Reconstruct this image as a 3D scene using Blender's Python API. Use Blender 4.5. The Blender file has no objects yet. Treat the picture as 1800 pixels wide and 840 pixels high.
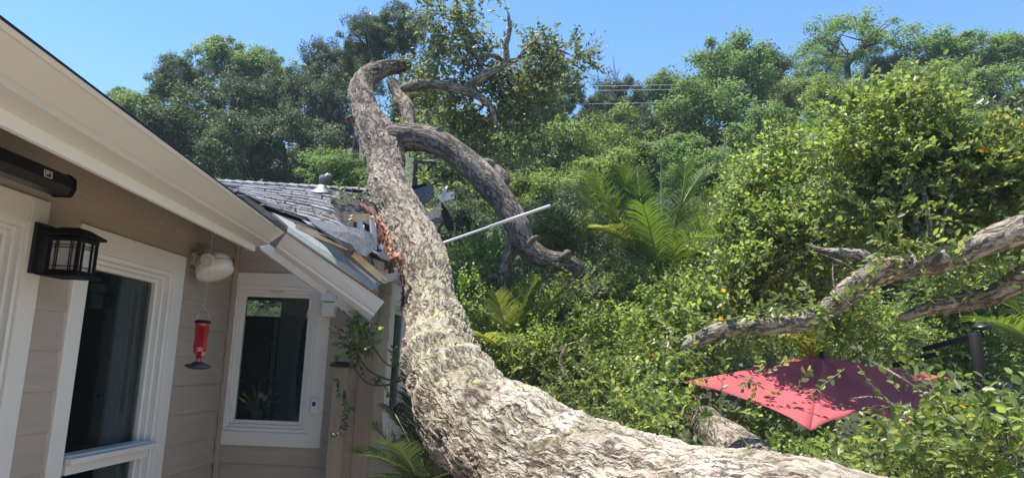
import bpy, math, random
import numpy as np
from mathutils import Vector, Matrix

R = math.radians
random.seed(4)
rng = np.random.default_rng(11)
scene = bpy.context.scene
C = scene.collection

# ------------------------------------------------------------------ camera
F_PX = 1280.0
CAM = np.array([0.0, 0.0, 1.6])
yaw, pitch, roll = R(1.75), R(10.1), R(2.2)
fw = np.array([-math.sin(yaw) * math.cos(pitch), math.cos(yaw) * math.cos(pitch), math.sin(pitch)])
rt0 = np.cross(fw, [0, 0, 1.0]); rt0 /= np.linalg.norm(rt0)
up0 = np.cross(rt0, fw)
rt = rt0 * math.cos(roll) + up0 * math.sin(roll)
up = -rt0 * math.sin(roll) + up0 * math.cos(roll)
camd = bpy.data.cameras.new('camera')
camd.sensor_width = 36.0
camd.lens = 36.0 * F_PX / 1800.0
camd.clip_start = 0.05
camd.clip_end = 600.0
cam = bpy.data.objects.new('camera', camd)
M = Matrix.Identity(4)
for i in range(3):
    M[i][0], M[i][1], M[i][2], M[i][3] = rt[i], up[i], -fw[i], CAM[i]
cam.matrix_world = M
C.objects.link(cam)
scene.camera = cam

# ------------------------------------------------------------------ sky and sun
SUN_EL, SUN_AZ = 73.0, -88.0        # azimuth from +Y, negative = towards -X
world = bpy.data.worlds.new('World')
scene.world = world
world.use_nodes = True
wn = world.node_tree
wn.nodes.clear()
wo = wn.nodes.new('ShaderNodeOutputWorld')
wb = wn.nodes.new('ShaderNodeBackground')
sky = wn.nodes.new('ShaderNodeTexSky')
sky.sky_type = 'NISHITA'
sky.sun_disc = False
sky.sun_elevation = R(SUN_EL)
sky.sun_rotation = R(SUN_AZ)
sky.air_density = 1.0
sky.dust_density = 0.3
sky.ozone_density = 4.0
sky.altitude = 300
wb.inputs['Strength'].default_value = 0.15
shs = wn.nodes.new('ShaderNodeHueSaturation'); shs.inputs['Saturation'].default_value = 1.18
wn.links.new(sky.outputs[0], shs.inputs['Color'])
wn.links.new(shs.outputs[0], wb.inputs[0])
wn.links.new(wb.outputs[0], wo.inputs[0])
sd = bpy.data.lights.new('sun', 'SUN')
sd.energy = 5.0
sd.angle = R(0.53)
sd.color = (1.0, 0.93, 0.82)
sun = bpy.data.objects.new('sun', sd)
sdir = Vector((math.sin(R(SUN_AZ)) * math.cos(R(SUN_EL)), math.cos(R(SUN_AZ)) * math.cos(R(SUN_EL)), math.sin(R(SUN_EL))))
sun.rotation_euler = sdir.to_track_quat('Z', 'Y').to_euler()
sun.location = (0, 0, 30)
C.objects.link(sun)
scene.view_settings.view_transform = 'Standard'
scene.view_settings.look = 'None'
scene.view_settings.gamma = 1.0
scene.view_settings.exposure = 0.92
scene.render.engine = 'CYCLES'
scene.cycles.max_bounces = 8
scene.cycles.diffuse_bounces = 3
scene.cycles.glossy_bounces = 3
scene.cycles.transmission_bounces = 4
scene.cycles.transparent_max_bounces = 8
scene.cycles.caustics_reflective = False
scene.cycles.caustics_refractive = False

# ------------------------------------------------------------------ measuring helpers (photo pixels -> metres)
def ray(x, y):
    return fw + rt * ((x - 900.0) / F_PX) + up * ((420.0 - y) / F_PX)
def P(x, y, d):
    return CAM + ray(x, y) * d
def on(axis, val, x, y):
    r = ray(x, y)
    return CAM + r * ((val - CAM[axis]) / r[axis])
def PL(pts):
    return np.array([P(*p[:3]) for p in pts])

# ------------------------------------------------------------------ noise
def _h(ix, iy, iz, s):
    n = (ix * 374761393 + iy * 668265263 + iz * 2147483647 % 4294967291 + s * 974634777) & 0xFFFFFFFF
    n = ((n ^ (n >> 13)) * 1274126177) & 0xFFFFFFFF
    n = n ^ (n >> 16)
    return (n & 0xFFFF) / 65535.0
def vnoise(p, scale=1.0, seed=0):
    q = np.asarray(p, float) * scale
    i = np.floor(q).astype(np.int64); f = q - i
    f = f * f * (3 - 2 * f)
    out = 0
    for a in (0, 1):
        for b in (0, 1):
            for c in (0, 1):
                w = (f[..., 0] if a else 1 - f[..., 0]) * (f[..., 1] if b else 1 - f[..., 1]) * (f[..., 2] if c else 1 - f[..., 2])
                out = out + w * _h(i[..., 0] + a, i[..., 1] + b, i[..., 2] + c, seed)
    return out * 2 - 1
def norm(v):
    v = np.asarray(v, float)
    return v / np.maximum(np.linalg.norm(v, axis=-1, keepdims=True), 1e-9)

# ------------------------------------------------------------------ materials
MATS = {}
def mat(name, color=(0.5, 0.5, 0.5), rough=0.6, metal=0.0, spec=0.5, var=0.0, vscale=6.0, bump=0.0, bscale=60.0, stretch=(1, 1, 1), dirt=0.0, dirtcol=(0.1, 0.08, 0.06), island=0.0):
    m = bpy.data.materials.new(name); m.use_nodes = True
    nt = m.node_tree; b = nt.nodes['Principled BSDF']; L = nt.links
    b.inputs['Roughness'].default_value = rough
    b.inputs['Metallic'].default_value = metal
    b.inputs['Specular IOR Level'].default_value = spec
    rgb = nt.nodes.new('ShaderNodeRGB'); rgb.outputs[0].default_value = (*color, 1)
    col = rgb.outputs[0]
    tc = nt.nodes.new('ShaderNodeTexCoord')
    mp = nt.nodes.new('ShaderNodeMapping'); mp.inputs['Scale'].default_value = stretch
    L.new(tc.outputs['Object'], mp.inputs[0])
    if var > 0:
        n = nt.nodes.new('ShaderNodeTexNoise'); n.inputs['Scale'].default_value = vscale; n.inputs['Detail'].default_value = 5
        L.new(mp.outputs[0], n.inputs['Vector'])
        mr = nt.nodes.new('ShaderNodeMapRange'); mr.inputs[1].default_value = 0.3; mr.inputs[2].default_value = 0.7
        mr.inputs[3].default_value = 1 - var; mr.inputs[4].default_value = 1 + var
        L.new(n.outputs[0], mr.inputs[0])
        hs = nt.nodes.new('ShaderNodeHueSaturation'); L.new(mr.outputs[0], hs.inputs['Value']); L.new(col, hs.inputs['Color'])
        col = hs.outputs[0]
    if island > 0:
        g = nt.nodes.new('ShaderNodeNewGeometry')
        mr = nt.nodes.new('ShaderNodeMapRange'); mr.inputs[3].default_value = 1 - island; mr.inputs[4].default_value = 1 + island
        L.new(g.outputs['Random Per Island'], mr.inputs[0])
        hs = nt.nodes.new('ShaderNodeHueSaturation'); L.new(mr.outputs[0], hs.inputs['Value']); L.new(col, hs.inputs['Color'])
        col = hs.outputs[0]
    if dirt > 0:
        n = nt.nodes.new('ShaderNodeTexNoise'); n.inputs['Scale'].default_value = vscale * 2.3; n.inputs['Detail'].default_value = 8
        n.inputs['Roughness'].default_value = 0.7
        L.new(mp.outputs[0], n.inputs['Vector'])
        mr = nt.nodes.new('ShaderNodeMapRange'); mr.inputs[1].default_value = 0.55; mr.inputs[2].default_value = 0.75
        mr.inputs[4].default_value = dirt
        L.new(n.outputs[0], mr.inputs[0])
        mx = nt.nodes.new('ShaderNodeMix'); mx.data_type = 'RGBA'
        L.new(mr.outputs[0], mx.inputs[0]); L.new(col, mx.inputs[6]); mx.inputs[7].default_value = (*dirtcol, 1)
        col = mx.outputs[2]
    L.new(col, b.inputs['Base Color'])
    if bump > 0:
        n = nt.nodes.new('ShaderNodeTexNoise'); n.inputs['Scale'].default_value = bscale; n.inputs['Detail'].default_value = 6
        L.new(mp.outputs[0], n.inputs['Vector'])
        bp = nt.nodes.new('ShaderNodeBump'); bp.inputs['Strength'].default_value = bump; bp.inputs['Distance'].default_value = 0.01
        L.new(n.outputs[0], bp.inputs['Height']); L.new(bp.outputs[0], b.inputs['Normal'])
    MATS[name] = m
    return m

def leafmat(name, dark, light, rough=0.38, trans=0.35, accent=None, accentp=0.97):
    m = bpy.data.materials.new(name); m.use_nodes = True
    nt = m.node_tree; b = nt.nodes['Principled BSDF']; L = nt.links
    g = nt.nodes.new('ShaderNodeNewGeometry')
    r = nt.nodes.new('ShaderNodeValToRGB')
    r.color_ramp.elements[0].color = (*dark, 1); r.color_ramp.elements[1].color = (*light, 1)
    r.color_ramp.elements[1].position = 0.93
    if accent:
        e = r.color_ramp.elements.new(accentp); e.color = (*light, 1)
        e = r.color_ramp.elements.new(min(1, accentp + 0.008)); e.color = (*accent, 1)
    L.new(g.outputs['Random Per Island'], r.inputs[0])
    tc = nt.nodes.new('ShaderNodeTexCoord')
    n = nt.nodes.new('ShaderNodeTexNoise'); n.inputs['Scale'].default_value = 1.3; n.inputs['Detail'].default_value = 2
    L.new(tc.outputs['Object'], n.inputs['Vector'])
    mr = nt.nodes.new('ShaderNodeMapRange'); mr.inputs[1].default_value = 0.35; mr.inputs[2].default_value = 0.65; mr.inputs[3].default_value = 0.75; mr.inputs[4].default_value = 1.25
    L.new(n.outputs[0], mr.inputs[0])
    hs = nt.nodes.new('ShaderNodeHueSaturation'); L.new(mr.outputs[0], hs.inputs['Value']); L.new(r.outputs[0], hs.inputs['Color'])
    L.new(hs.outputs[0], b.inputs['Base Color'])
    b.inputs['Roughness'].default_value = rough
    b.inputs['Specular IOR Level'].default_value = 0.5
    tr = nt.nodes.new('ShaderNodeBsdfTranslucent')
    hs2 = nt.nodes.new('ShaderNodeHueSaturation'); hs2.inputs['Hue'].default_value = 0.485; hs2.inputs['Value'].default_value = 1.9; hs2.inputs['Saturation'].default_value = 1.1
    L.new(hs.outputs[0], hs2.inputs['Color']); L.new(hs2.outputs[0], tr.inputs[0])
    mx = nt.nodes.new('ShaderNodeMixShader'); mx.inputs[0].default_value = trans
    L.new(b.outputs[0], mx.inputs[1]); L.new(tr.outputs[0], mx.inputs[2])
    L.new(mx.outputs[0], nt.nodes['Material Output'].inputs['Surface'])
    MATS[name] = m
    return m

def barkmat(name, light, mid, furrow, scale=22.0, stretch=0.32, disp=0.018, lichen=0.0, lichcol=(0.4, 0.41, 0.19), white=0.0, true_disp=False):
    m = bpy.data.materials.new(name); m.use_nodes = True
    nt = m.node_tree; b = nt.nodes['Principled BSDF']; L = nt.links
    N = nt.nodes.new
    at = N('ShaderNodeAttribute'); at.attribute_name = 'bark'
    # warp
    def mth(op, x, y=None, z=None):
        q = N('ShaderNodeMath'); q.operation = op
        for i, v in enumerate((x, y, z)):
            if v is None: continue
            if isinstance(v, (int, float)): q.inputs[i].default_value = v
            else: L.new(v, q.inputs[i])
        return q.outputs[0]
    w1 = N('ShaderNodeTexNoise'); w1.inputs['Scale'].default_value = 9.0; w1.inputs['Detail'].default_value = 4
    L.new(at.outputs['Vector'], w1.inputs['Vector'])
    sb = N('ShaderNodeVectorMath'); sb.operation = 'SUBTRACT'; sb.inputs[1].default_value = (0.5, 0.5, 0.5)
    L.new(w1.outputs['Color'], sb.inputs[0])
    sc = N('ShaderNodeVectorMath'); sc.operation = 'SCALE'; sc.inputs['Scale'].default_value = 0.11
    L.new(sb.outputs[0], sc.inputs[0])
    ad = N('ShaderNodeVectorMath'); ad.operation = 'ADD'
    L.new(at.outputs['Vector'], ad.inputs[0]); L.new(sc.outputs[0], ad.inputs[1])
    def tex(sc_, st, det, rgh=0.6, src=None):
        mp = N('ShaderNodeMapping'); mp.inputs['Scale'].default_value = (1, 1, st)
        L.new(src or ad.outputs[0], mp.inputs[0])
        n_ = N('ShaderNodeTexNoise'); n_.inputs['Scale'].default_value = sc_; n_.inputs['Detail'].default_value = det; n_.inputs['Roughness'].default_value = rgh
        L.new(mp.outputs[0], n_.inputs['Vector'])
        return n_.outputs[0]
    def ridge(x, k):       # 1 on thin crests, falling to 0
        return mth('SUBTRACT', 1.0, mth('MINIMUM', mth('MULTIPLY', mth('ABSOLUTE', mth('SUBTRACT', x, 0.5)), k), 1.0))
    mp = N('ShaderNodeMapping'); mp.inputs['Scale'].default_value = (1, 1, stretch)
    L.new(ad.outputs[0], mp.inputs[0])
    vo = N('ShaderNodeTexVoronoi'); vo.feature = 'DISTANCE_TO_EDGE'; vo.inputs['Scale'].default_value = scale
    L.new(mp.outputs[0], vo.inputs['Vector'])
    e1 = N('ShaderNodeMapRange'); e1.interpolation_type = 'SMOOTHSTEP'; e1.inputs[2].default_value = 0.2
    L.new(vo.outputs['Distance'], e1.inputs[0])
    crest = ridge(tex(scale * 0.62, stretch * 0.8, 3), 7.0)
    crest2 = ridge(tex(scale * 1.5, stretch, 4), 5.0)
    broad = tex(scale * 0.22, stretch * 0.7, 4)
    finen = tex(scale * 4.0, 0.8, 5, 0.65, at.outputs['Vector'])
    fold = ridge(tex(scale * 0.3, stretch * 0.9, 2), 5.0)
    inv = lambda q: mth('SUBTRACT', 1.0, q)
    f1 = inv(ridge(tex(scale * 0.55, stretch, 2, 0.5), 9.0))
    f2 = inv(ridge(tex(scale * 1.1, stretch * 1.1, 3, 0.5), 7.0))
    h = mth('MULTIPLY', f1, 0.34)
    h = mth('MULTIPLY_ADD', f2, 0.26, h)
    h = mth('MULTIPLY_ADD', mth('MULTIPLY', e1.outputs[0], inv(fold)), 0.1, h)
    h = mth('MULTIPLY_ADD', broad, 0.32, h)
    h = mth('MULTIPLY_ADD', finen, 0.1, h)
    H = h
    cr = N('ShaderNodeValToRGB')
    cr.color_ramp.elements[0].color = (*furrow, 1); cr.color_ramp.elements[0].position = 0.36
    cr.color_ramp.elements[1].color = (*light, 1); cr.color_ramp.elements[1].position = 0.92
    e = cr.color_ramp.elements.new(0.62); e.color = (*mid, 1)
    L.new(H, cr.inputs[0])
    col = cr.outputs[0]
    big = N('ShaderNodeTexNoise'); big.inputs['Scale'].default_value = 2.2; big.inputs['Detail'].default_value = 5
    L.new(at.outputs['Vector'], big.inputs['Vector'])
    mr = N('ShaderNodeMapRange'); mr.inputs[1].default_value = 0.35; mr.inputs[2].default_value = 0.65; mr.inputs[3].default_value = 0.72; mr.inputs[4].default_value = 1.2
    L.new(big.outputs[0], mr.inputs[0])
    hs = N('ShaderNodeHueSaturation'); L.new(mr.outputs[0], hs.inputs['Value']); L.new(col, hs.inputs['Color']); col = hs.outputs[0]
    def patch(col, c, amount, scale_, lo, hi, attr=None, seed=0.0, detail=8):
        nn = N('ShaderNodeTexNoise'); nn.inputs['Scale'].default_value = scale_; nn.inputs['Detail'].default_value = detail; nn.inputs['Roughness'].default_value = 0.68
        mm = N('ShaderNodeMapping'); mm.inputs['Location'].default_value = (seed, seed * 2, seed * 3)
        L.new(at.outputs['Vector'], mm.inputs[0]); L.new(mm.outputs[0], nn.inputs['Vector'])
        m_ = N('ShaderNodeMapRange'); m_.inputs[1].default_value = lo; m_.inputs[2].default_value = hi; m_.inputs[4].default_value = amount
        L.new(nn.outputs[0], m_.inputs[0])
        fac = m_.outputs[0]
        if attr:
            a2 = N('ShaderNodeAttribute'); a2.attribute_name = attr
            q = N('ShaderNodeMath'); q.operation = 'MULTIPLY'; L.new(fac, q.inputs[0]); L.new(a2.outputs['Fac'], q.inputs[1]); fac = q.outputs[0]
            q2 = N('ShaderNodeMath'); q2.operation = 'MULTIPLY'; L.new(fac, q2.inputs[0]); L.new(e1.outputs[0], q2.inputs[1]); fac = q2.outputs[0]
        mx = N('ShaderNodeMix'); mx.data_type = 'RGBA'
        L.new(fac, mx.inputs[0]); L.new(col, mx.inputs[6]); mx.inputs[7].default_value = (*c, 1)
        return mx.outputs[2]
    if white > 0:
        col = patch(col, (0.085, 0.065, 0.048), 0.6, 4.5, 0.55, 0.68, 'whitish', 5.5, 10)
        col = patch(col, (0.6, 0.56, 0.49), white, 4.0, 0.46, 0.6, 'whitish', 3.1)
    if lichen > 0:
        col = patch(col, lichcol, lichen, 9.0, 0.46, 0.6, 'lichen', 7.7, 12)
        col = patch(col, (0.42, 0.27, 0.08), lichen * 0.5, 14.0, 0.58, 0.66, 'lichen', 1.7, 12)
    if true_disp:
        tn = N('ShaderNodeAttribute'); tn.attribute_name = 'lit_tone'
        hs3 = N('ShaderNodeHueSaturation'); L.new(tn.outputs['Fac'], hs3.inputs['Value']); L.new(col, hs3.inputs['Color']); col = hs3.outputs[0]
    L.new(col, b.inputs['Base Color'])
    b.inputs['Roughness'].default_value = 0.9
    b.inputs['Specular IOR Level'].default_value = 0.2
    if true_disp:
        ds = N('ShaderNodeDisplacement'); ds.inputs['Scale'].default_value = disp; ds.inputs['Midlevel'].default_value = 0.65
        L.new(H, ds.inputs['Height']); L.new(ds.outputs[0], nt.nodes['Material Output'].inputs['Displacement'])
        m.displacement_method = 'BOTH'
    else:
        bp = N('ShaderNodeBump'); bp.inputs['Strength'].default_value = 1.0; bp.inputs['Distance'].default_value = disp
        L.new(H, bp.inputs['Height']); L.new(bp.outputs[0], b.inputs['Normal'])
    MATS[name] = m
    return m

# ------------------------------------------------------------------ object helpers
def meshobj(name, verts, faces, m, parent=None, smooth=False):
    me = bpy.data.meshes.new(name)
    me.from_pydata([tuple(map(float, v)) for v in verts], [], [tuple(map(int, f)) for f in faces])
    if m is not None: me.materials.append(m)
    if smooth: me.polygons.foreach_set('use_smooth', [True] * len(me.polygons))
    me.update()
    o = bpy.data.objects.new(name, me); C.objects.link(o)
    if parent: 
        o.parent = parent
        o.matrix_parent_inverse = Matrix.Translation(-Vector(parent.location))
    return o
def npmesh(name, verts, quads, m, smooth=False, attrs=None):
    verts = np.ascontiguousarray(verts, np.float32); quads = np.ascontiguousarray(quads, np.int32)
    k = quads.shape[1]
    me = bpy.data.meshes.new(name)
    me.vertices.add(len(verts)); me.vertices.foreach_set('co', verts.ravel())
    me.loops.add(quads.size); me.loops.foreach_set('vertex_index', quads.ravel())
    me.polygons.add(len(quads))
    me.polygons.foreach_set('loop_start', np.arange(0, quads.size, k, dtype=np.int32))
    me.polygons.foreach_set('loop_total', np.full(len(quads), k, np.int32))
    if smooth: me.polygons.foreach_set('use_smooth', np.ones(len(quads), bool))
    me.update(calc_edges=True)
    for an, (typ, data) in (attrs or {}).items():
        a = me.attributes.new(an, typ, 'POINT')
        a.data.foreach_set('vector' if typ == 'FLOAT_VECTOR' else 'value', np.ascontiguousarray(data, np.float32).ravel())
    if m is not None: me.materials.append(m)
    return me
def link(name, me, parent=None, loc=None):
    o = bpy.data.objects.new(name, me); C.objects.link(o)
    if loc is not None: o.location = loc
    if parent:
        o.parent = parent
        o.matrix_parent_inverse = Matrix.Translation(-Vector(parent.location))
    return o
def tag(o, label=None, cat=None, group=None, kind=None):
    if label: o['label'] = label
    if cat: o['category'] = cat
    if group: o['group'] = group
    if kind: o['kind'] = kind
    return o
def thing(name, label, cat, loc=(0, 0, 0), group=None):
    o = bpy.data.objects.new(name, None); C.objects.link(o)
    o.location = tuple(float(v) for v in loc); o.empty_display_size = 0.1
    return tag(o, label, cat, group)

class MB:
    def __init__(s): s.v = []; s.f = []
    def add(s, vs, fs):
        k = len(s.v); s.v += [np.asarray(v, float) for v in vs]; s.f += [tuple(i + k for i in f) for f in fs]; return s
    def box(s, a, b):
        (x0, y0, z0), (x1, y1, z1) = a, b
        vs = [(x0, y0, z0), (x1, y0, z0), (x1, y1, z0), (x0, y1, z0), (x0, y0, z1), (x1, y0, z1), (x1, y1, z1), (x0, y1, z1)]
        return s.add(vs, [(0, 3, 2, 1), (4, 5, 6, 7), (0, 1, 5, 4), (1, 2, 6, 5), (2, 3, 7, 6), (3, 0, 4, 7)])
    def obox(s, c, ax, ay, az):
        c, ax, ay, az = map(lambda q: np.asarray(q, float), (c, ax, ay, az))
        vs = [c + i * ax + j * ay + k * az for k in (-1, 1) for (i, j) in ((-1, -1), (1, -1), (1, 1), (-1, 1))]
        return s.add(vs, [(0, 3, 2, 1), (4, 5, 6, 7), (0, 1, 5, 4), (1, 2, 6, 5), (2, 3, 7, 6), (3, 0, 4, 7)])
    def bar(s, a, b, w, h, upv=(0, 0, 1)):
        a, b = np.asarray(a, float), np.asarray(b, float)
        d = norm(b - a); sd_ = norm(np.cross(d, upv)); u = np.cross(sd_, d)
        return s.obox((a + b) / 2, (b - a) / 2, sd_ * w / 2, u * h / 2)
    def slab(s, poly, nrm, t):
        poly = [np.asarray(p, float) for p in poly]; n = len(poly); nv = np.asarray(nrm, float) * t
        return s.add(poly + [p - nv for p in poly], [tuple(range(n)), tuple(range(2 * n - 1, n - 1, -1))] + [(i, n + i, n + (i + 1) % n, (i + 1) % n) for i in range(n)])
    def lathe(s, base, axis, prof, seg=24, scale=(1, 1)):
        base = np.asarray(base, float); ax = norm(axis)
        t = np.array([1, 0, 0.]) if abs(ax[0]) < 0.8 else np.array([0, 1, 0.])
        u = norm(np.cross(ax, t)); w = np.cross(ax, u)
        vs = []; fs = []
        for (r, h) in prof:
            for k in range(seg):
                a = 2 * math.pi * k / seg
                vs.append(base + ax * h + (u * math.cos(a) * scale[0] + w * math.sin(a) * scale[1]) * r)
        for i in range(len(prof) - 1):
            for k in range(seg):
                k2 = (k + 1) % seg
                fs.append((i * seg + k, i * seg + k2, (i + 1) * seg + k2, (i + 1) * seg + k))
        fs.append(tuple(range(seg - 1, -1, -1))); fs.append(tuple((len(prof) - 1) * seg + k for k in range(seg)))
        return s.add(vs, fs)
    def tube(s, pts, r, seg=8):
        pts = np.asarray(pts, float)
        r = np.broadcast_to(np.asarray(r, float), (len(pts),))
        V, Q = tube_arrays(pts, r, seg)
        s.add(list(V), [tuple(q) for q in Q])
        n = len(V) - len(pts) * seg
        return s
    def build(s, name, m, parent=None, smooth=False, bevel=0.0):
        o = meshobj(name, s.v, s.f, m, parent, smooth)
        if bevel > 0:
            md = o.modifiers.new('bevel', 'BEVEL'); md.width = bevel; md.segments = 2; md.limit_method = 'ANGLE'
        return o

def catmull(p, n):
    p = np.asarray(p, float)
    q = np.vstack([2 * p[0] - p[1], p, 2 * p[-1] - p[-2]])
    t = np.linspace(0, len(p) - 1, n); i = np.minimum(t.astype(int), len(p) - 2); f = (t - i)[:, None]
    a, b, c, d = q[i], q[i + 1], q[i + 2], q[i + 3]
    return 0.5 * ((2 * b) + (-a + c) * f + (2 * a - 5 * b + 4 * c - d) * f ** 2 + (-a + 3 * b - 3 * c + d) * f ** 3)
def frames(c):
    T = norm(np.gradient(c, axis=0))
    U = np.zeros_like(T)
    u = np.cross(T[0], [0, 0, 1.0]); 
    if np.linalg.norm(u) < 1e-3: u = np.array([1.0, 0, 0])
    u = norm(u)
    for i in range(len(T)):
        u = u - T[i] * np.dot(u, T[i]); u = u / np.linalg.norm(u); U[i] = u
    return T, U, np.cross(T, U)
def tube_arrays(c, r, seg):
    T, U, W = frames(c)
    a = np.linspace(0, 2 * np.pi, seg, endpoint=False)
    V = (c[:, None] + r[:, None, None] * (np.cos(a)[None, :, None] * U[:, None] + np.sin(a)[None, :, None] * W[:, None])).reshape(-1, 3)
    n = len(c)
    i = np.arange(n - 1)[:, None] * seg; k = np.arange(seg)[None]; k2 = (k + 1) % seg
    Q = np.stack([i + k, i + k2, i + seg + k2, i + seg + k], -1).reshape(-1, 4)
    # caps as collapsed rings
    V = np.vstack([V, c[0], c[-1]])
    e0 = np.stack([np.full(seg, n * seg), (np.arange(seg) + 1) % seg, np.arange(seg), np.full(seg, n * seg)], -1)
    return V, Q
def limb(name, pts, m, parent, seg=24, step=0.03, seed=0, lump=0.16, warp=None, lich=None, loc=None):
    """pts: rows of x, y, z, radius in metres; a tapered, lumpy, capped limb with bark coordinates"""
    pts = np.asarray(pts, float)
    L_ = np.sum(np.linalg.norm(np.diff(pts[:, :3], axis=0), axis=1)); n = max(6, int(L_ / step))
    c4 = catmull(pts, n); c = c4[:, :3]; r = np.maximum(c4[:, 3], 0.002)
    # resample evenly
    s = np.concatenate([[0], np.cumsum(np.linalg.norm(np.diff(c, axis=0), axis=1))])
    ss = np.linspace(0, s[-1], n)
    c = np.stack([np.interp(ss, s, c[:, k]) for k in range(3)], 1); r = np.interp(ss, s, r)
    T, U, W = frames(c)
    a = np.linspace(0, 2 * np.pi, seg, endpoint=False)
    dirs = np.cos(a)[None, :, None] * U[:, None] + np.sin(a)[None, :, None] * W[:, None]
    base = c[:, None] + dirs * r[:, None, None]
    rm = max(r.mean(), 0.02)
    d = 1 + lump * vnoise(base, 0.55 / rm, seed) + lump * 0.5 * vnoise(base, 1.4 / rm, seed + 5)
    if warp is not None: d = d + warp(ss[:, None] + 0 * a[None], a[None] + 0 * ss[:, None], base)
    rr = r[:, None] * d
    # rounded ends
    k = np.minimum(1, np.sqrt(np.clip(np.arange(n) / max(2, 0.6 * r[0] / (ss[1] + 1e-9)), 0, 1)) + 0.05)
    k2 = np.minimum(1, np.sqrt(np.clip((n - 1 - np.arange(n)) / max(2, 0.6 * r[-1] / (ss[1] + 1e-9)), 0, 1)) + 0.05)
    rr = rr * (k * k2)[:, None]
    V = (c[:, None] + dirs * rr[..., None]).reshape(-1, 3)
    i = np.arange(n - 1)[:, None] * seg; kk = np.arange(seg)[None]; k3 = (kk + 1) % seg
    Q = np.stack([i + kk, i + k3, i + seg + k3, i + seg + kk], -1).reshape(-1, 4)
    bk = np.stack([np.cos(a)[None] * r[:, None] + seed * 3.1, np.sin(a)[None] * r[:, None], ss[:, None] + 0 * a[None]], -1).reshape(-1, 3)
    at = {'bark': ('FLOAT_VECTOR', bk)}
    if lich is not None:
        l_, w_ = lich(ss[:, None] + 0 * a[None], dirs)
        at['lichen'] = ('FLOAT', l_.ravel()); at['whitish'] = ('FLOAT', w_.ravel()); at['lit_tone'] = ('FLOAT', np.interp(ss, [0, 4.2, 6.2, 9], [1.25, 1.08, 0.85, 0.72]).repeat(seg))  # trunk colour darkens upwards: weaker light put into it, along with thinner lichen
    me = npmesh(name, V, Q, m, True, at)
    return link(name, me, parent)
def limb_px(name, rows, m, parent, **kw):
    """rows: photo x, y, half-width in px, depth in metres"""
    pts = [[*P(x, y, d), hw * d / F_PX] for (x, y, hw, d) in rows]
    return limb(name, pts, m, parent, **kw)

# ------------------------------------------------------------------ foliage
def leaf_cards(pos, axis, nrm, L, W, round_=False, fold=0.25):
    """one real little leaf each: folded along its midrib"""
    n = len(pos)
    side = norm(np.cross(axis, nrm)); nrm = norm(np.cross(side, axis))
    L = np.broadcast_to(L, (n,))[:, None]; W = np.broadcast_to(W, (n,))[:, None]
    if round_:
        tpl = [(0, 0, 0), (0.32, 0.5, 1), (0.74, 0.4, 1), (1, 0, -0.25), (0.74, -0.4, 1), (0.32, -0.5, 1)]
        V = np.stack([pos + axis * L * t[0] + side * W * t[1] + nrm * W * fold * t[2] * (0.5 if abs(t[1]) > 0 else 1) for t in tpl], 1).reshape(-1, 3)
        b = np.arange(n)[:, None] * 6
        Q = np.concatenate([b + np.array([0, 1, 2, 3]), b + np.array([0, 3, 4, 5])], 0)
    else:
        tpl = [(0, 0, 0), (0.5, 0.5, 1), (1, 0, -0.3), (0.5, -0.5, 1)]
        V = np.stack([pos + axis * L * t[0] + side * W * t[1] + nrm * W * fold * t[2] * (1 if t[1] else 1) for t in tpl], 1).reshape(-1, 3)
        Q = np.arange(n * 4).reshape(-1, 4)
    return V, Q
def rdir(n, g):
    return norm(g.normal(size=(n, 3)))
def crown_mesh(name, m, seed, nclump=70, per=130, leaf=0.055, clump=0.24, flat=0.8, hollow=0.35):
    """unit-size crown made of leaf clumps, with an uneven outline"""
    g = np.random.default_rng(seed)
    d = rdir(nclump, g); d[:, 2] = d[:, 2] + 0.12; d = norm(d)
    rad = (g.random(nclump) ** 0.6) * (1 - hollow) + hollow
    rad *= 1 + 0.42 * vnoise(d, 2.1, seed)
    cen = d * rad[:, None] * np.array([1, 1, flat])
    cs = clump * (0.55 + 0.9 * g.random(nclump))
    idx = np.repeat(np.arange(nclump), per)
    dd = rdir(len(idx), g)
    rr = g.random(len(idx)) ** 0.45
    pos = cen[idx] + dd * (rr * cs[idx])[:, None] * np.array([1, 1, 0.85])
    nr = norm(dd * 0.9 + np.array([0, 0, 0.7]) + g.normal(size=dd.shape) * 0.55)
    ax = norm(np.cross(nr, rdir(len(idx), g)))
    ax[:, 2] -= 0.15; ax = norm(ax)
    s = leaf * (0.6 + 0.8 * g.random(len(idx)))
    V, Q = leaf_cards(pos, ax, nr, s, s * 0.6)
    return npmesh(name, V, Q, m)
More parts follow.
